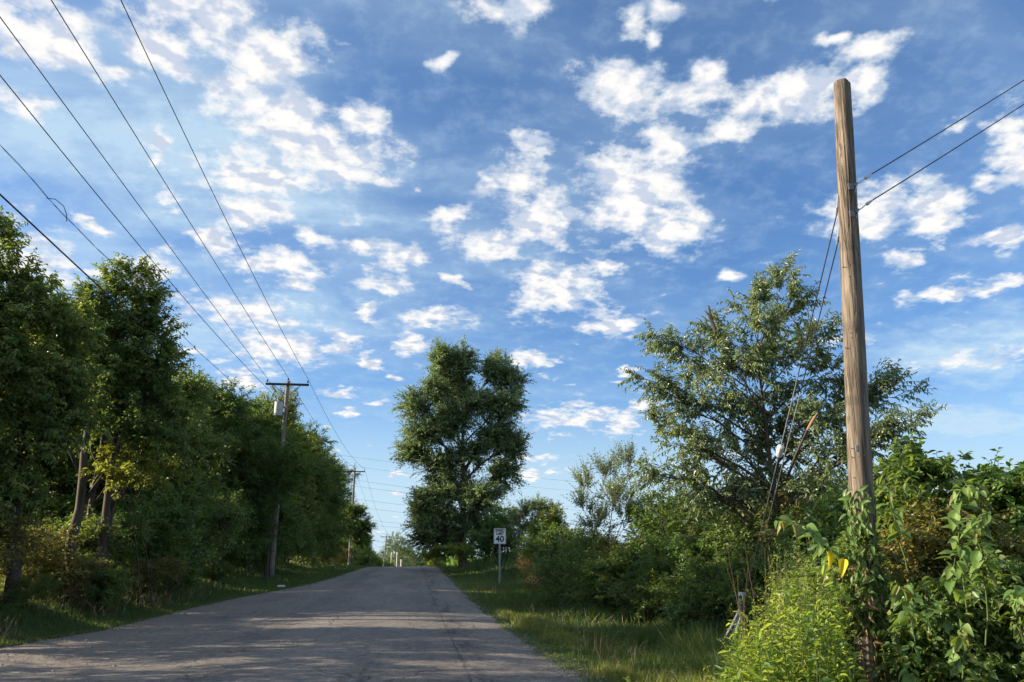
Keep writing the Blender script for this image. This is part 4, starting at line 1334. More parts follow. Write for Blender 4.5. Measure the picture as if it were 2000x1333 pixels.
for i, (x, y, h) in enumerate([(-13.5, 31, 9), (-14, 38, 9.4), (-14.5, 46, 9.8), (-14, 55, 10), (-14, 66, 10.4), (-14.5, 80, 10), (-14, 95, 9), (-13, 112, 9)]):
    rtree('dark', x, y, h, i * 2.1 + .5, SHARED, 1.15)
rtree('streak', -12.2, 15.7, 10.4, .7, 'tree left of the picture edge whose shade streaks the road', .95)
rtree('streak', -11.8, 12.2, 6.4, 2.7, 'light tree beside the side road left of the picture edge', .9)
TG['pale'] = generic_tree(L_GREY, 74, h=9, r=2.6, K=1.3, barkm=TWIG_G, leaf=.15)
o = rtree('pale', -9.8, bear(648, -9.8), 12.9, .4, 'pale loose crowned tree rising behind the left row beside the wires', .95)

TG['high'] = generic_tree(L_DARK, 75, low=.44)
rtree('high', -13.4, 27.0, 8.6, .4, 'dark high crowned tree behind the gap with the bare trunks', 1.15)
rtree('dark', -11.6, 28.0, 9.2, 2.9, 'dark tree behind the highest left tree', 1.15)
rtree('mid', -9.9, 32.5, 8.3, 4.1, 'mid green tree filling the row left of the transformer pole', 1.0)
rtree('dark', -9.2, 45.5, 9.6, 5.0, 'dark tree just beyond the transformer pole', 1.05)
rtree('dark', -9.0, 74.0, 9.8, 5.6, 'dark tree near the crest behind the second pole', 1.1)
rtree('mid', -9.0, 58.0, 9.8, .9, 'mid green tree beyond the transformer pole', 1.0)
plant('pole_side_tree', 'slender leafy tree hiding the middle of the transformer pole', 'tree', gp(528, 41.2), pxb(
    [(548, 885, 34, 26), (530, 925, 38, 28), (560, 945, 36, 28), (535, 975, 36, 24), (585, 915, 30, 28), (500, 950, 34, 34)], 41.2, .8, .4, 19), L_DARK,
      leaf=.15, K=2.6, twigs=7, M=8, tl=.5, trunk_r=.08, stems=2, seed=64, hang=.4)
plant('pole_side_tree', 'small leafy tree hiding the middle of the second pole', 'tree', gp(692, 87), pxb(
    [(700, 1005, 18, 16), (680, 1000, 20, 20), (692, 1035, 24, 18), (715, 1030, 18, 20), (668, 1030, 24, 24), (706, 1055, 22, 14)], 87, .8, .4, 20), L_DARK,
      leaf=.20, K=3.0, twigs=7, M=8, tl=.6, trunk_r=.08, stems=2, seed=65, hang=.4)
# understorey along the left wall
GU = 'undergrowth along the foot of the left trees'
for kind, x, y, s, sz, lb in (
    ('olive', -9.6, 17.6, 1.15, .95, 'sunlit golden olive bush at the left edge under the dark tree'), ('olive', -8.9, 20.2, .95, .8, 'golden olive bush left of the bare trunks'),
    ('mid', -9.3, 22.2, 1.1, .9, 'mid green bush below the gap with the bare trunks'), ('dark', -8.9, 24.4, 1.15, 1.05, 'dark bush under the glowing sapling'),
    ('dark', -8.7, 27.2, 1.3, 1.3, 'dark bush filling the wall right of the glowing sapling'), ('dark', -8.8, 30.5, 1.35, 1.6, 'tall dark bush at the foot of the left row'),
    ('mid', -8.9, 33.5, 1.3, 1.5, 'mid green bush at the foot of the left row before the transformer pole'), ('dark', -8.9, 37, 1.4, 1.7, 'dark bush left of the transformer pole foot'),
    ('dark', -9.2, 41, 1.4, 1.7, 'dark bush directly behind the transformer pole foot'), ('dark', -8.8, 46, 1.4, 1.6, 'dark bush beyond the transformer pole foot'),
    ('dark', -8.9, 51, 1.4, 1.6, 'dark bush midway between the two nearer poles'), ('mid', -8.7, 57, 1.4, 1.6, 'mid green bush midway between the two nearer poles'),
    ('dark', -8.6, 63, 1.5, 1.6, 'dark bush near the crest on the left'), ('mid', -8.5, 70, 1.5, 1.6, 'mid green bush near the crest on the left'),
    ('olive', -8.4, 78, 1.3, .9, 'pale olive bush left of the second pole foot'), ('olive', -8.0, 87, 1.2, .9, 'pale olive bush around the second pole foot'),
    ('dark', -8.4, 96, 1.5, 1.4, 'dark bush beyond the second pole foot'), ('weed', -8.2, 18.8, .7, .5, 'low weeds in front of the golden olive bushes'),
    ('weed', -8.0, 23.0, .8, .55, 'low dark weeds before the bare trunks'), ('brown', -8.4, 20.8, .9, .7, 'dull brown weeds in front of the left wall'),
    ('weed', -7.9, 29.0, .8, .6, 'low dark weeds along the left grass strip'), ('weed', -7.9, 35.0, .8, .6, 'low dark weeds left of the transformer pole'),
    ('mid', -7.9, 21.6, .7, .6, 'small green bush before the stems of the glowing sapling'), ('olive', -7.8, 24.6, .75, .6, 'small olive bush on the left grass strip'),
    ('dark', -7.9, 27.0, .8, .7, 'small dark bush on the left grass strip'), ('olive', -10.8, 18.6, 1.2, 1.0, 'large golden olive bush behind the leftmost one'),
):
    bush(kind, 0, 0, s, x * 3.1 + y, lb, sz, X=x, Y=y, group=GU)

# ------------------------------------------------------------------ beyond the crest
GF = 'trees beyond the crest'
far = [('mid', 752, 215, 9.5, 'round green tree beyond the crest left of the pale pole'), ('pale', 772, 245, 17.5, 'distant hazy grey tree above the crest, tallest there'), ('pale', 796, 268, 14.5, 'distant hazy grey tree right of the tallest one'),
       ('dark', 738, 190, 9.0, 'dark tree behind the far end of the left row'), ('mid', 812, 300, 11.5, 'lower distant green tree in the notch above the crest'), ('mid', 830, 230, 8.0, 'green tree low behind the right end of the crest'),
       ('yel', 850, 128, 5.2, 'bright green small tree right of the crest'), ('mid', 846, 160, 6.0, 'green small tree right of the crest behind the bright one'), ('dark', 783, 340, 14, 'dim distant tree low in the notch')]
for i, (k_, px, D, h, lb) in enumerate(far):
    p = at(px, 1088, D); rtree(k_, p[0], p[1], h, i * .9, lb, 1.25, GF)
fol = Foliage(np.random.default_rng(90))
rg = fol.rng
nb = 900
ang = rg.uniform(-math.pi, math.pi, nb); dist = rg.uniform(300, 520, nb)
cx_, cy_ = np.sin(ang) * dist, np.cos(ang) * dist
hh = rg.uniform(8, 15, nb)
Pn = 34
P = np.stack([np.repeat(cx_, Pn), np.repeat(cy_, Pn), np.repeat(ground_z(cx_, cy_), Pn)], 1)
dd = rand_dir(rg, nb * Pn); rr_ = rg.random(nb * Pn) ** .4
P += dd * rr_[:, None] * np.stack([np.repeat(hh * .42, Pn), np.repeat(hh * .42, Pn), np.repeat(hh * .5, Pn)], 1)
P[:, 2] += np.repeat(hh * .5, Pn)
fol.leaves(P, rand_dir(rg, len(P)), rand_dir(rg, len(P)), rg.uniform(2.0, 3.6, len(P)), .8, 'ovate')
me_root = fol.V
V = np.concatenate(fol.V); o = np_obj('far_woods', V, np.concatenate(fol.F), L_DARK, None, np.concatenate(fol.T)); tag(o, 'far belt of woods round the horizon', 'woods', kind='stuff')

# ------------------------------------------------------------------ grass
def blades(n, xf, yf, hgt, wmul, rng, lean=.45, tintf=None, fol=None, hvar=.5, clump=0):
    X, Y = xf, yf
    D = np.hypot(X, Y)
    P = np.stack([X, Y, ground_z(X, Y) - .02], 1)
    d = rng.normal(0, lean, (len(X), 3)); d[:, 2] = 1
    h = hgt * rng.uniform(1 - hvar, 1 + hvar, len(X))
    nn = rng.normal(0, 1, (len(X), 3)); nn[:, 2] *= .3
    w = np.maximum(.007, .00075 * D) * wmul * rng.uniform(.7, 1.4, len(X))
    Lf = np.array([(0, 1, 3), (3, 1, 2)])
    y = nrm(d); x = nrm(np.cross(y, nn)); z = np.cross(x, y)
    mid_ = P + y * (h * .5)[:, None]
    bend = z * (h * rng.uniform(.05, .45, len(h)))[:, None] * rng.choice([-1, 1], len(h))[:, None]
    tip = P + y * h[:, None] + bend; tip[:, 2] -= np.abs(bend[:, 2]) * .3
    V = np.stack([P, mid_ + x * w[:, None] * .5, tip, mid_ - x * w[:, None] * .5], 1)
    F = (np.arange(len(X)) * 4)[:, None, None] + Lf[None]
    tt = rng.random(len(X)) if tintf is None else tintf
    fol.V.append(V.reshape(-1, 3)); fol.F.append(F.reshape(-1, 3) + fol.n); fol.T.append(np.repeat(tt, 4)); fol.n += len(X) * 4


def noise2(X, Y, s, seed=0):
    r_ = np.random.default_rng(seed); z = 0
    for i in range(7):
        a = r_.uniform(0, 6.28); k = s * 1.6 ** i * r_.uniform(.8, 1.2)
        z = z + np.sin(X * k * math.cos(a) + Y * k * math.sin(a) + r_.uniform(0, 6.28)) / (1 + i * .6)
    return z / 2.2


def scatter(n, x0, x1, y0, y1, rng, p=1.7):
    """more blades near the camera: Y distributed as a power law"""
    u = rng.random(n)
    Y = (y0 ** (1 - p) + u * (y1 ** (1 - p) - y0 ** (1 - p))) ** (1 / (1 - p))
    X = rng.uniform(x0, x1, n)
    return X, Y


rg = np.random.default_rng(101)
fg = Foliage(rg)
X, Y = scatter(190000, 2.15, 9.5, 6.5, 78, rg)
m_ = ~on_road(X, Y, -.03) & (rg.random(len(X)) < np.clip(1.25 - .10 * (X - 2), .35, 1)); X, Y = X[m_], Y[m_]
tall = .06 + .15 * sst(X - right_edge(Y), .1, 1.6) * (1 + .6 * noise2(X, Y, 1.3, 5)) + .22 * sst(noise2(X, Y, 1.0, 8), .0, 1.1) * sst(X - right_edge(Y), .4, 2.0)
tn = np.clip(.42 + .22 * noise2(X, Y, .5, 3) + rg.normal(0, .2, len(X)) + .25 * sst(-(X - right_edge(Y)), -.8, 0), 0, 1)
blades(0, X, Y, np.maximum(tall, .05), 1.0, rg, .5, tn, fg)
Y = scatter(6000, 0, 1, 7, 60, rg)[1]; X = right_edge(Y) - rg.exponential(.07, len(Y)); blades(0, X, Y, .05, 1.0, rg, .8, None, fg)
Y = scatter(5000, 0, 1, 14.5, 70, rg)[1]; X = left_edge(Y) + rg.exponential(.09, len(Y)); blades(0, X, Y, .06, 1.0, rg, .8, None, fg)
X, Y = scatter(95000, -10.5, -3.9, 13.5, 85, rg)
m_ = ~on_road(X, Y, -.03) & ((Y > 14.2) | (X < -12)); X, Y = X[m_], Y[m_]
blades(0, X, Y, .09 + .14 * sst(left_edge(Y) - X, .1, 1.6), 1.0, rg, .5, np.clip(.38 + .2 * noise2(X, Y, .6, 4) + rg.normal(0, .2, len(X)), 0, 1), fg)
X = rg.uniform(-24, -9.5, 26000); Y = rg.uniform(13.2, 30, 26000)
m_ = ~on_road(X, Y, -.03); X, Y = X[m_], Y[m_]
blades(0, X, Y, .2, 1.4, rg, .5, None, fg)
o = fg.build('grass', GRASS, None); tag(o, 'short green roadside grass on both verges', 'grass')

fy = Foliage(rg)
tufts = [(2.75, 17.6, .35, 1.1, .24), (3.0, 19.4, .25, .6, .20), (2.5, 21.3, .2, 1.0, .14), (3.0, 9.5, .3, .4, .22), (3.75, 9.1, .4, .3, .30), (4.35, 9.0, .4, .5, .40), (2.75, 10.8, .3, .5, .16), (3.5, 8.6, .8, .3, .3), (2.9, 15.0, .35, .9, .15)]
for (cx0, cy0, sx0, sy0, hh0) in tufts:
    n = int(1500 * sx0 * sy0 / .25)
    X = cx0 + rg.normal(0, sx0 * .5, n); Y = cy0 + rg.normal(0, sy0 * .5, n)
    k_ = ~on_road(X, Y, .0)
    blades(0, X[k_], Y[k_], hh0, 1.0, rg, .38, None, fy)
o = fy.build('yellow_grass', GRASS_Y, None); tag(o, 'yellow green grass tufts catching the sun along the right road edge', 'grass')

fl2 = Foliage(rg)                                  # long arching grass in the sun and shade round the anchor
n = 15000
X = rg.uniform(3.6, 7.4, n); Y = rg.uniform(8.6, 15, n)
k_ = (X > 3.4 + .25 * (Y - 9)) & (X < 7.6) & (noise2(X, Y, 1.4, 9) > -.35); X, Y = X[k_], Y[k_]
blades(0, X, Y, .52, 1.15, rg, .75, None, fl2, .4)
n = 9000
X = rg.uniform(4.2, 9.5, n); Y = rg.uniform(14, 26, n); k_ = (noise2(X, Y, 1.1, 10) > 0) & (X > 4 + .1 * Y * 0); X, Y = X[k_], Y[k_]
blades(0, X, Y, .42, 1.0, rg, .6, None, fl2, .5)
o = fl2.build('long_grass', GRASS, None); tag(o, 'long arching grass between the guy anchor and the stub pole', 'grass')

# ------------------------------------------------------------------ foreground thicket right of the stub pole
GR = 'shrubs round the stub pole'
plant('broadleaf_shrub', 'leafy green shrub crown against the sky just right of the stub pole', 'shrub', gp(1775, 11.2), pxb(
    [(1745, 925, 34, 26), (1790, 915, 44, 24), (1840, 930, 44, 24), (1750, 985, 44, 34), (1810, 985, 48, 34), (1735, 1040, 30, 34)], 10.6, .9, .5, 14), L_BROAD,
      leaf=.125, K=3.0, twigs=6, M=8, tl=.34, shape='ovate', wid=.52, trunk_r=.04, stems=3, seed=81, hang=.45, group=GR, nlimb_sep=False)
plant('shrub', 'yellowish brown small leaved shrub in the middle of the right thicket', 'shrub', gp(1840, 10.6), pxb(
    [(1800, 1040, 56, 40), (1870, 1020, 56, 40), (1850, 1095, 60, 40), (1770, 1100, 44, 36), (1930, 1065, 46, 40)], 10.2, .9, .4, 15), L_OLIVE,
      leaf=.085, K=3.6, twigs=7, M=9, tl=.30, shape='ovate', wid=.46, trunk_r=.04, stems=4, seed=82, hang=.4, group=GR, nlimb_sep=False)
plant('shrub', 'dark layered shrub closing the right edge against the sky', 'shrub', gp(1985, 13.2), pxb(
    [(1925, 955, 46, 26), (1985, 945, 50, 22), (2060, 950, 60, 26), (1940, 1000, 60, 34), (2020, 1010, 60, 36), (1990, 1060, 60, 40), (2100, 1020, 70, 50)], 12.8, .9, .5, 16), L_DARK,
      leaf=.13, K=3.0, twigs=7, M=8, tl=.36, shape='ovate', wid=.5, trunk_r=.05, stems=4, seed=83, hang=.1, group=GR, nlimb_sep=False)
plant('shrub', 'deep shaded shrub filling the lower right corner', 'shrub', gp(1860, 9.4), pxb(
    [(1770, 1190, 50, 46), (1850, 1180, 56, 46), (1930, 1180, 56, 50), (1990, 1140, 50, 50), (1790, 1270, 56, 46), (1880, 1270, 60, 46), (1960, 1270, 56, 50), (2050, 1200, 70, 60),
     (1800, 1340, 70, 40), (1900, 1340, 70, 40), (2000, 1340, 80, 50)], 9.3, .8, .3, 17), L_MID,
      leaf=.115, K=2.6, twigs=6, M=8, tl=.30, shape='ovate', wid=.55, trunk_r=.03, stems=5, seed=84, hang=.5, group=GR, nlimb_sep=False)
plant('shrub', 'low green shrub between the weeds and the foot of the stub pole', 'shrub', gp(1625, 9.7), pxb(
    [(1600, 1150, 44, 34), (1650, 1170, 36, 40), (1600, 1215, 46, 36), (1650, 1240, 34, 40), (1620, 1290, 50, 40), (1570, 1180, 30, 30)], 9.9, .7, .25, 18), L_MID,
      leaf=.10, K=2.8, twigs=6, M=8, tl=.26, shape='ovate', wid=.6, trunk_r=.02, stems=5, seed=85, hang=.4, group=GR, nlimb_sep=False)
for (a, b_, X_, Y_, s_, sz_, lb) in (('dark', 0, 9.6, 10.8, 1.2, 1.2, 'dark bush behind the yellowish brown shrub'), ('mid', 0, 11.6, 9.6, 1.3, 1.2, 'mid green bush at the far right edge behind the dark layered shrub'),
                                     ('dark', 0, 8.3, 12.6, 1.2, 1.3, 'dark bush between the airy tree and the leafy shrub crown'), ('mid', 0, 13.5, 13.0, 1.6, 1.25, 'large bush far right beyond the thicket'),
                                     ('dark', 0, 8.6, 6.6, 1.0, .8, 'dark bush in the lower right corner outside the frame')):
    bush(a, 0, 0, s_, X_ + Y_, lb, sz_, X=X_, Y=Y_, group=GR)


def broad_leaf_mesh(name, w, curl, droop, mat, tint, serr=0.0, seed=0):
    r_ = np.random.default_rng(seed)
    rows = np.array([0, .10, .24, .42, .62, .82, 1.0]); wd = np.array([.04, .34, .50, .52, .42, .22, 0.01]) * w * 2 * .5
    V = []
    for i, (t, ww) in enumerate(zip(rows, wd)):
        for x in (-1, -.5, 0, .5, 1):
            ww_ = ww * (1 + (r_.uniform(-serr, serr) if abs(x) == 1 else 0))
            V.append((x * ww_, t - .03 * abs(x), abs(x) ** 1.4 * ww * curl - droop * t * t + r_.normal(0, .008)))
    idx = np.arange(35).reshape(7, 5)
    Q = np.stack([idx[:-1, :-1], idx[:-1, 1:], idx[1:, 1:], idx[1:, :-1]], -1).reshape(-1, 4)
    me = np_mesh(name, np.array(V), Q, np.full(35, tint), True)
    me.materials.append(mat)
    return me


BL = [broad_leaf_mesh('leaf', .50, .7, .6, L_OLIVE, .8, .14, 21), broad_leaf_mesh('leaf', .58, .45, .25, L_MID, .6, .14, 22), broad_leaf_mesh('leaf', .66, .35, .30, L_BROAD, .35, .10, 1), broad_leaf_mesh('leaf', .60, .5, .45, L_BROAD, .62, .10, 2), broad_leaf_mesh('leaf', .70, .25, .18, L_BROAD, .85, .12, 3),
      broad_leaf_mesh('leaf', .62, .6, .55, L_BROAD, .95, .10, 4)]
VL = [broad_leaf_mesh('leaf', .42, .5, .35, L_MID, .5, .05, 5), broad_leaf_mesh('leaf', .36, .6, .5, L_MID, .8, .05, 6), broad_leaf_mesh('leaf', .40, .5, .4, L_BROAD, .55, .05, 7),
      broad_leaf_mesh('leaf', .34, .9, .7, L_BRN, .75, .1, 8), broad_leaf_mesh('leaf', .34, 1.0, .8, DRY, .5, .1, 9)]
YL = broad_leaf_mesh('leaf', .50, .8, .45, L_YLW, .5, .10, 10)


def leaf_obj(root, me, p, d, nn, size, label=None):
    y = nrm(np.array(d, float)); x = nrm(np.cross(y, np.array(nn, float))); z = np.cross(x, y)
    o = bpy.data.objects.new('leaf', me)
    COL.objects.link(o); o.parent = root
    M = Matrix(((x[0], y[0], z[0], 0), (x[1], y[1], z[1], 0), (x[2], y[2], z[2], 0), (0, 0, 0, 1)))
    lp_ = Vector(p) - ORG[root.name]
    o.matrix_basis = Matrix.Translation(lp_) @ M @ Matrix.Scale(float(size), 4)
    if label: o['label'] = label
    return o


def shoot(name, label, cat, pts, n, size, rng, meshes=BL, group=None, r0=.0085, hang=.75, start=.12, yellow=()):
    """a leafy shoot: pts are world points along the stem"""
    P = np.array(pts, float)
    t = np.linspace(0, len(P) - 1, 14)
    S_ = np.stack([np.interp(t, np.arange(len(P)), P[:, k]) for k in range(3)], 1)
    S_[1:-1] = (S_[:-2] + 2 * S_[1:-1] + S_[2:]) / 4
    S_[1:] += np.cumsum(rng.normal(0, .012, (13, 3)), 0)
    n = int(n * 1.5); yellow = tuple(int(y_ * 1.5) for y_ in yellow)
    root = thing(name, label, cat, S_[0], group)
    V, Q = tube_np(S_[None], np.linspace(r0, .003, 14)[None], 7)
    np_obj('stem', V, Q, STEM_G, root, smooth=True)
    for i in range(n):
        f = (start + (1 - start) * (i + .5) / n) * 13
        i0 = min(int(f), 12); p = lerp(S_[i0], S_[i0 + 1], f - i0); ax = nrm(S_[i0 + 1] - S_[i0])
        sd = nrm(np.cross(ax, np.array([rng.normal(0, .35), rng.normal(0, .35), 1.])))
        sg = 1 if i % 2 else -1
        d = ax * .45 + sd * sg * .9 + rng.normal(0, .38, 3); d[2] -= hang * rng.uniform(.5, 1.3)
        nn = np.array([0, 0, 1.]) + rng.normal(0, .35, 3) + np.array([0, -.35, 0])
        lf = i in yellow
        leaf_obj(root, YL if lf else meshes[rng.integers(len(meshes))], p + nrm(d) * .03, d, nn, size * rng.uniform(.5, 1.15) * (1 - .35 * (i / n) ** 2), 'bright yellow leaf' if lf else None)
    return root


rs = np.random.default_rng(201)
GS = 'large leaved shoots round the stub pole'
gz_ = lambda px, D: gp(px, D)


def pp(lst): return [at(x, y, d) for x, y, d in lst]


shoot('leafy_shoot', 'arching large leaved shoot left of the stub pole, reaching left above the weeds', 'shrub', pp([(1665, 1260, 9.9), (1655, 1150, 9.7), (1630, 1075, 9.4), (1580, 1030, 8.6), (1522, 1006, 8.3)]), 26, .20, rs, group=GS, start=.35)
shoot('leafy_shoot', 'shoot with two bright yellow leaves left of the stub pole', 'shrub', pp([(1660, 1280, 9.5), (1650, 1200, 9.3), (1640, 1140, 9.1), (1622, 1085, 9.0)]), 14, .17, rs, group=GS, start=.3)
ys_ = [o for o in COL.objects if o.get('label', '').startswith('shoot with two bright')][0]
leaf_obj(ys_, YL, at(1614, 1077, 8.7), (.25, -.2, -1), (.5, -1, .3), .19, 'upper bright yellow leaf')
leaf_obj(ys_, YL, at(1649, 1093, 8.6), (-.45, -.3, -.8), (-.6, -1, .7), .17, 'lower bright yellow leaf')
shoot('leafy_shoot', 'short low shoot with round leaves in front of the weeds', 'shrub', pp([(1640, 1330, 9.0), (1600, 1220, 8.8), (1560, 1170, 8.7), (1530, 1150, 8.6)]), 14, .15, rs, group=GS, start=.3)
shoot('leafy_shoot', 'tall drooping shoot against the sky in the middle of the right thicket', 'shrub', pp([(1890, 1230, 9.0), (1885, 1100, 8.8), (1880, 990, 8.6), (1893, 935, 8.5), (1925, 950, 8.3)]), 34, .165, rs, group=GS, start=.3)
shoot('leafy_shoot', 'bare stemmed shoot leaning left of the tall drooping one', 'shrub', pp([(1775, 1120, 9.3), (1765, 1060, 9.2), (1745, 985, 9.1), (1730, 950, 9.0)]), 16, .14, rs, group=GS, start=.35)
shoot('leafy_shoot', 'sunlit shoot with pale folded leaves near the right edge', 'shrub', pp([(1925, 1260, 8.6), (1930, 1180, 8.4), (1915, 1090, 8.2), (1900, 1020, 8.1), (1930, 1000, 8.0)]), 28, .155, rs, group=GS, start=.35)
shoot('leafy_shoot', 'bright yellow green shoot leaning left in the right thicket', 'shrub', pp([(1880, 1240, 8.4), (1862, 1170, 8.2), (1850, 1120, 8.1), (1858, 1085, 8.0)]), 16, .15, rs, meshes=BL[3:], group=GS, start=.35)
shoot('leafy_shoot', 'low shoot with broad bright leaves close right of the stub pole', 'shrub', pp([(1800, 1290, 8.5), (1785, 1210, 8.3), (1765, 1160, 8.1), (1750, 1150, 8.0)]), 16, .16, rs, group=GS, start=.35)
shoot('leafy_shoot', 'low shoot in shade in the bottom right corner', 'shrub', pp([(1885, 1340, 8.0), (1880, 1290, 7.9), (1870, 1250, 7.8), (1890, 1220, 7.8)]), 14, .16, rs, group=GS, start=.2)
shoot('leafy_shoot', 'shoot hanging at the extreme right edge', 'shrub', pp([(2040, 1250, 8.2), (2020, 1160, 8.1), (1995, 1140, 8.0), (1980, 1170, 7.9)]), 16, .15, rs, group=GS, start=.3)
shoot('leafy_shoot', 'low shoot with rounded leaves right of the pole foot', 'shrub', pp([(1800, 1360, 8.2), (1790, 1310, 8.1), (1775, 1285, 8.0), (1790, 1262, 8.0)]), 12, .14, rs, group=GS, start=.2)

# climbing vine round the stub pole -------------------------------------------------
vine = thing('climbing_vine', 'leafy vine wrapped round the lower half of the stub pole', 'vine', SB)
rv = np.random.default_rng(211)
for k in range(5):
    ys = np.linspace(1330, 960 + 25 * k, 26)
    ph = rv.uniform(0, 6.28)
    P = np.array([stub_at(y_, math.sin(ph + i * .22) * 1.05, math.cos(ph + i * .22) * 1.05) for i, y_ in enumerate(ys)])
    V, Q = tube_np(P[None], np.full((1, 26), .007), 5); np_obj('stem', V, Q, BARK, vine, smooth=True)
nleaf = 0
while nleaf < 250:
    y_ = rv.uniform(955, 1325)
    dens = np.interp(y_, [955, 975, 1030, 1050, 1075, 1100, 1200, 1240, 1330], [.5, 1, 1, .4, .8, 1, 1, .45, .35])
    if rv.random() > dens: continue
    u = rv.uniform(-1.25, .55) if y_ < 1060 else (rv.uniform(-1.3, 1.0) if y_ < 1235 else rv.uniform(.3, 1.4))
    if 1035 < y_ < 1070 and -.6 < u < .3: continue
    f = math.sqrt(max(.05, 1.15 - min(abs(u), 1) ** 2)) * rv.uniform(1.0, 1.5)
    p = stub_at(y_, u, f)
    out = nrm(ex * u + ey * (.7 + rv.random()))
    d = out * .6 + rv.normal(0, .45, 3); d[2] -= rv.uniform(.3, 1.2)
    dry = rv.random() < (.03 if y_ < 1080 else .14 if y_ < 1160 else .45)
    me = VL[rv.integers(3, 5)] if dry else VL[rv.integers(0, 3)]
    leaf_obj(vine, me, p, d, out + rv.normal(0, .4, 3) + np.array([0, 0, .6]), rv.uniform(.07, .135))
    nleaf += 1
fv = Foliage(rv)
n = 2600
y_ = rv.uniform(1040, 1330, n); B = []; DD = []
for i in range(n):
    yy = y_[i]
    wdt = np.interp(yy, [1040, 1090, 1140, 1220, 1330], [.9, 1.5, 1.9, 1.5, .9])
    u = rv.uniform(-wdt * (1.6 if yy < 1235 else .0), wdt * .95)
    f = math.sqrt(max(.05, 1.1 - min(abs(u), 1) ** 2)) * rv.uniform(.85, 1.25) if abs(u) < 1 else rv.uniform(-.6, .9)
    if yy > 1235: u = rv.uniform(.75, 1.6); f = rv.uniform(-.3, .8)
    B.append(stub_at(yy, u, f)); DD.append(ex * u * .5 + ey * .6 + rv.normal(0, .5, 3) - np.array([0, 0, .5]))
fv.leaves(np.array(B), np.array(DD), rand_dir(rv, n) + np.array([0, 0, .8]), rv.uniform(.035, .075, n), .42, 'ovate')
fv.build('small_leaves', L_MID, vine)

# bright weeds in front ---------------------------------------------------------------
fw = Foliage(rv); sp_, sr_ = [], []
n = 400
X = []
while len(X) < n:
    px = rv.uniform(1395, 1645); D = rv.uniform(7.5, 10.9)
    p = at(px, 1088, D)
    ytop = np.interp(px, [1395, 1440, 1478, 1500, 1545, 1590, 1645], [1330, 1285, 1200, 1160, 1112, 1125, 1195]) + rv.exponential(62) + rv.normal(0, 26) + 30 * math.sin(px * .09) * math.cos(D * 4)
    tp = at(px + rv.normal(0, 18), ytop, D)
    g0 = float(ground_z(p[0], p[1]))
    if tp[2] - g0 < .15: continue
    X.append((np.array([p[0], p[1], g0]), tp))
A = np.array([a for a, b in X]); Bt = np.array([b for a, b in X])
A = A + rv.normal(0, .06, A.shape) * np.array([1, 1, 0])
V, Q = tube_np(curve_paths(A, Bt, 4, rv, 0, .08), np.tile(np.array([.005, .0042, .003, .0015]), (n, 1)), 3)
weed = thing('goldenrod_patch', 'patch of bright lime green narrow leaved weeds left of the stub pole foot', 'weeds', A[0])
np_obj('stems', V, Q, STEM_G, weed, kind='stuff')
Lh = np.linalg.norm(Bt - A, axis=1); Dh = nrm(Bt - A); g1 = rv.random(n)
for lo, hi, M_, lf, wd in ((0, .35, 34, .085, .20), (.35, .62, 26, .13, .16), (.62, .78, 18, .17, .15)):
    k_ = (g1 >= lo) & (g1 < hi)
    sprays(fw, A[k_], Dh[k_], Lh[k_], M_, lf, rv, wd, 'lance', .02, .0, .9, rv.random(k_.sum()) * .8 + .15)
k_ = g1 < .5
sprays(fw, Bt[k_], nrm(Dh[k_] + rv.normal(0, .3, (k_.sum(), 3))), np.full(k_.sum(), .17), 9, .032, rv, .3, 'kite', .1, .0, .6, rv.random(k_.sum()) * .6 + .4)
fo = Foliage(rv); k_ = g1 >= .74
sprays(fo, A[k_], Dh[k_], Lh[k_] * .85, 16, .12, rv, .5, 'ovate', .02, .25, .9)
fo.build('broad_leaves', L_BROAD, weed)
nd = 46                                        # dead seed stalks standing among them
px_ = rv.uniform(1440, 1680, nd); D_ = rv.uniform(7.8, 10.5, nd)
A2 = np.array([[*at(a_, 1088, d_)[:2], 0.0] for a_, d_ in zip(px_, D_)]); A2[:, 2] = ground_z(A2[:, 0], A2[:, 1])
B2 = np.array([at(a_ + rv.normal(0, 25), rv.uniform(1060, 1230), d_) for a_, d_ in zip(px_, D_)])
V, Q = tube_np(curve_paths(A2, B2, 4, rv, 0, .1), np.tile(np.array([.004, .0035, .003, .002]), (nd, 1)), 4)
np_obj('dead_stalks', V, Q, DRY, weed, kind='stuff')
fs = Foliage(rv); sprays(fs, B2 - nrm(B2 - A2) * .18, nrm(B2 - A2), np.full(nd, .22), 14, .022, rv, .4, 'kite', .05, 0, .8); fs.build('seed_heads', L_BRN, weed)
fw.build('leaves', L_WEED, weed)
fh = Foliage(rv)                              # taller seeding grass heads and shaded weeds behind the bright patch
n = 240
A = []; Bt = []
for i in range(n):
    px = rv.uniform(1520, 1665); D = rv.uniform(10.6, 12.5); p = at(px, 1088, D); g0 = float(ground_z(p[0], p[1]))
    tp = at(px + rv.normal(0, 14), rv.uniform(1040, 1150), D); A.append((p[0], p[1], g0)); Bt.append(tp)
A = np.array(A); Bt = np.array(Bt)
w2 = thing('weed_patch', 'taller dull green seeding weeds behind the bright patch', 'weeds', A[0])
V, Q = tube_np(curve_paths(A, Bt, 4, rv, 0, .06), np.tile(np.array([.004, .0035, .003, .0015]), (n, 1)), 3); np_obj('stems', V, Q, STEM_G, w2, kind='stuff')
sprays(fh, A, nrm(Bt - A), np.linalg.norm(Bt - A, axis=1), 26, .10, rv, .16, 'lance', .02, .0, .8)
fh.build('leaves', L_MID, w2)
fd = Foliage(rv); n = 700
X = rv.uniform(4.1, 5.6, n); Y = rv.uniform(7.4, 9.0, n)
blades(0, X, Y, .62, .7, rv, .55, None, fd, .4)
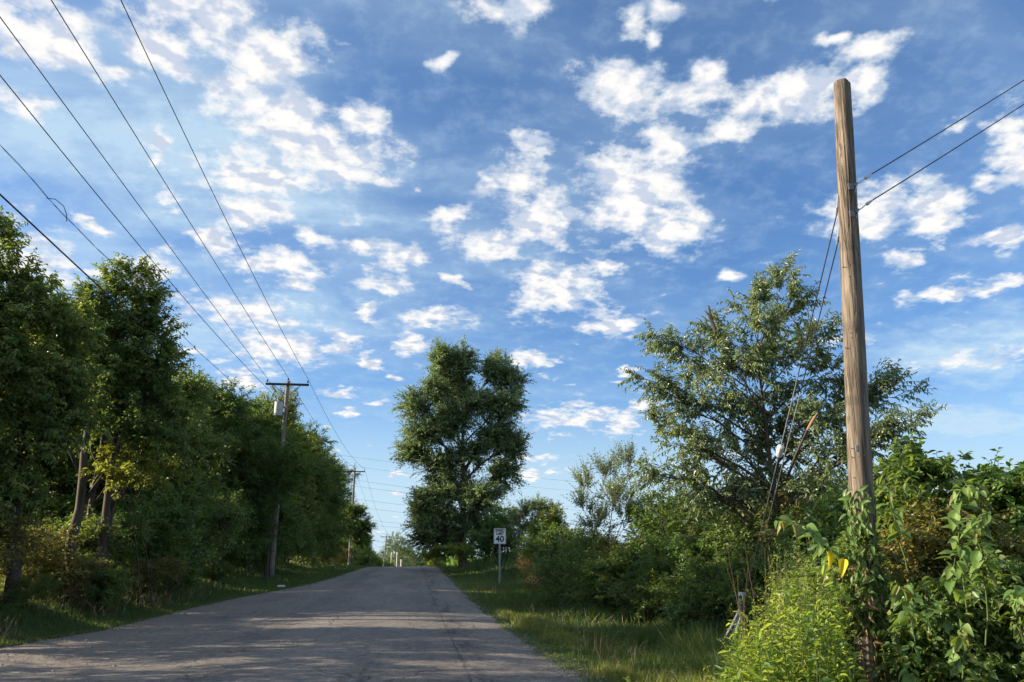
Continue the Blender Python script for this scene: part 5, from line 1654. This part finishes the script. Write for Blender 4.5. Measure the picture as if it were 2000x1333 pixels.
o = fd.build('dry_grass', DRY, None); tag(o, 'dry straw coloured grass stalks before the foot of the stub pole', 'grass', kind='stuff')
# dead leaf clump caught on the guy wire, litter by the road
dc = Foliage(rv); c0 = at(1468, 1163, 14.35); n = 90
dc.leaves(c0 + rv.normal(0, .055, (n, 3)), rand_dir(rv, n), rand_dir(rv, n), rv.uniform(.04, .09, n), .5, 'ovate')
V = np.concatenate(dc.V); o = np_obj('dead_leaf_clump', V, np.concatenate(dc.F), DRY, None, np.concatenate(dc.T)); tag(o, 'tan clump of dead leaves caught on the guys beside the sleeve', 'dead leaves', kind='stuff')
lt = at(548, 1158, 36.6); lz = float(ground_z(lt[0], lt[1]))
q = MB(); q.box((lt[0], lt[1], lz + .07), (.36, .16, .10), bev=.04); o = q.build('litter', WHITE, None, (lt[0], lt[1], lz)); tag(o, 'small white piece of litter on the left road edge', 'litter')

# loose stones on the road shoulder flare ------------------------------------------------
n = 5200
X = np.concatenate([rv.uniform(-12, -3.6, n // 2), rv.normal(-6.2, .9, n // 2)]); Y = np.concatenate([rv.uniform(9.3, 17, n // 2), rv.uniform(13, 34, n // 2)])
m_ = (X > left_edge(Y) - .3) & (X < -3.2); X, Y = X[m_], Y[m_]
Y2 = scatter(3600, 0, 1, 7, 50, rv)[1]; X = np.concatenate([X, right_edge(Y2) + rv.normal(.03, .09, len(Y2))]); Y = np.concatenate([Y, Y2]); n = len(X)
Oc = np.array([(1, 0, 0), (-1, 0, 0), (0, 1, 0), (0, -1, 0), (0, 0, 1), (0, 0, -1)], float); Of = np.array([(0, 2, 4), (2, 1, 4), (1, 3, 4), (3, 0, 4), (2, 0, 5), (1, 2, 5), (3, 1, 5), (0, 3, 5)])
sz = rv.gamma(2.0, .0032, n) + .004
V = np.stack([X, Y, road_z(Y) + sz * .3], 1)[:, None, :] + Oc[None] * sz[:, None, None] * rv.uniform(.5, 1.2, (n, 6, 1)) * np.array([1, 1, .6])
o = np_obj('gravel', V.reshape(-1, 3), ((np.arange(n) * 6)[:, None, None] + Of[None]).reshape(-1, 3), RUBBLE); tag(o, 'loose pale gravel scattered over the left shoulder', 'gravel', kind='stuff')

fm = Foliage(rv)
X = np.concatenate([rv.uniform(2.6, 7.2, 2600), rv.uniform(-9.6, -7.0, 2600)]); Y = np.concatenate([scatter(2600, 0, 1, 8.5, 45, rv)[1], scatter(2600, 0, 1, 15, 34, rv)[1]])
k_ = ~on_road(X, Y, .1) & (noise2(X, Y, .9, 33) > .05); X, Y = X[k_], Y[k_]
blades(0, X, Y, .38, .8, rv, .35, None, fm, .5)
o = fm.build('straw_stalks', DRY, None); tag(o, 'thin dry straw stalks standing in both grass verges', 'grass', kind='stuff')
fm = Foliage(rv)
X, Y = scatter(1500, 2.5, 7.5, 8.5, 40, rv); k_ = ~on_road(X, Y, .15) & (noise2(X, Y, 1.3, 35) > .2); X, Y = X[k_], Y[k_]
B = np.stack([X, Y, ground_z(X, Y)], 1); D = nrm(np.stack([rv.normal(0, .5, len(X)), rv.normal(0, .5, len(X)), np.ones(len(X))], 1))
sprays(fm, B, D, rv.uniform(.12, .38, len(X)), 11, .085, rv, .42, 'ovate', .05, .1, .9)
o = fm.build('verge_weeds', L_MID, None); tag(o, 'small broad leaved weeds dotted through the right verge', 'weeds', kind='stuff')
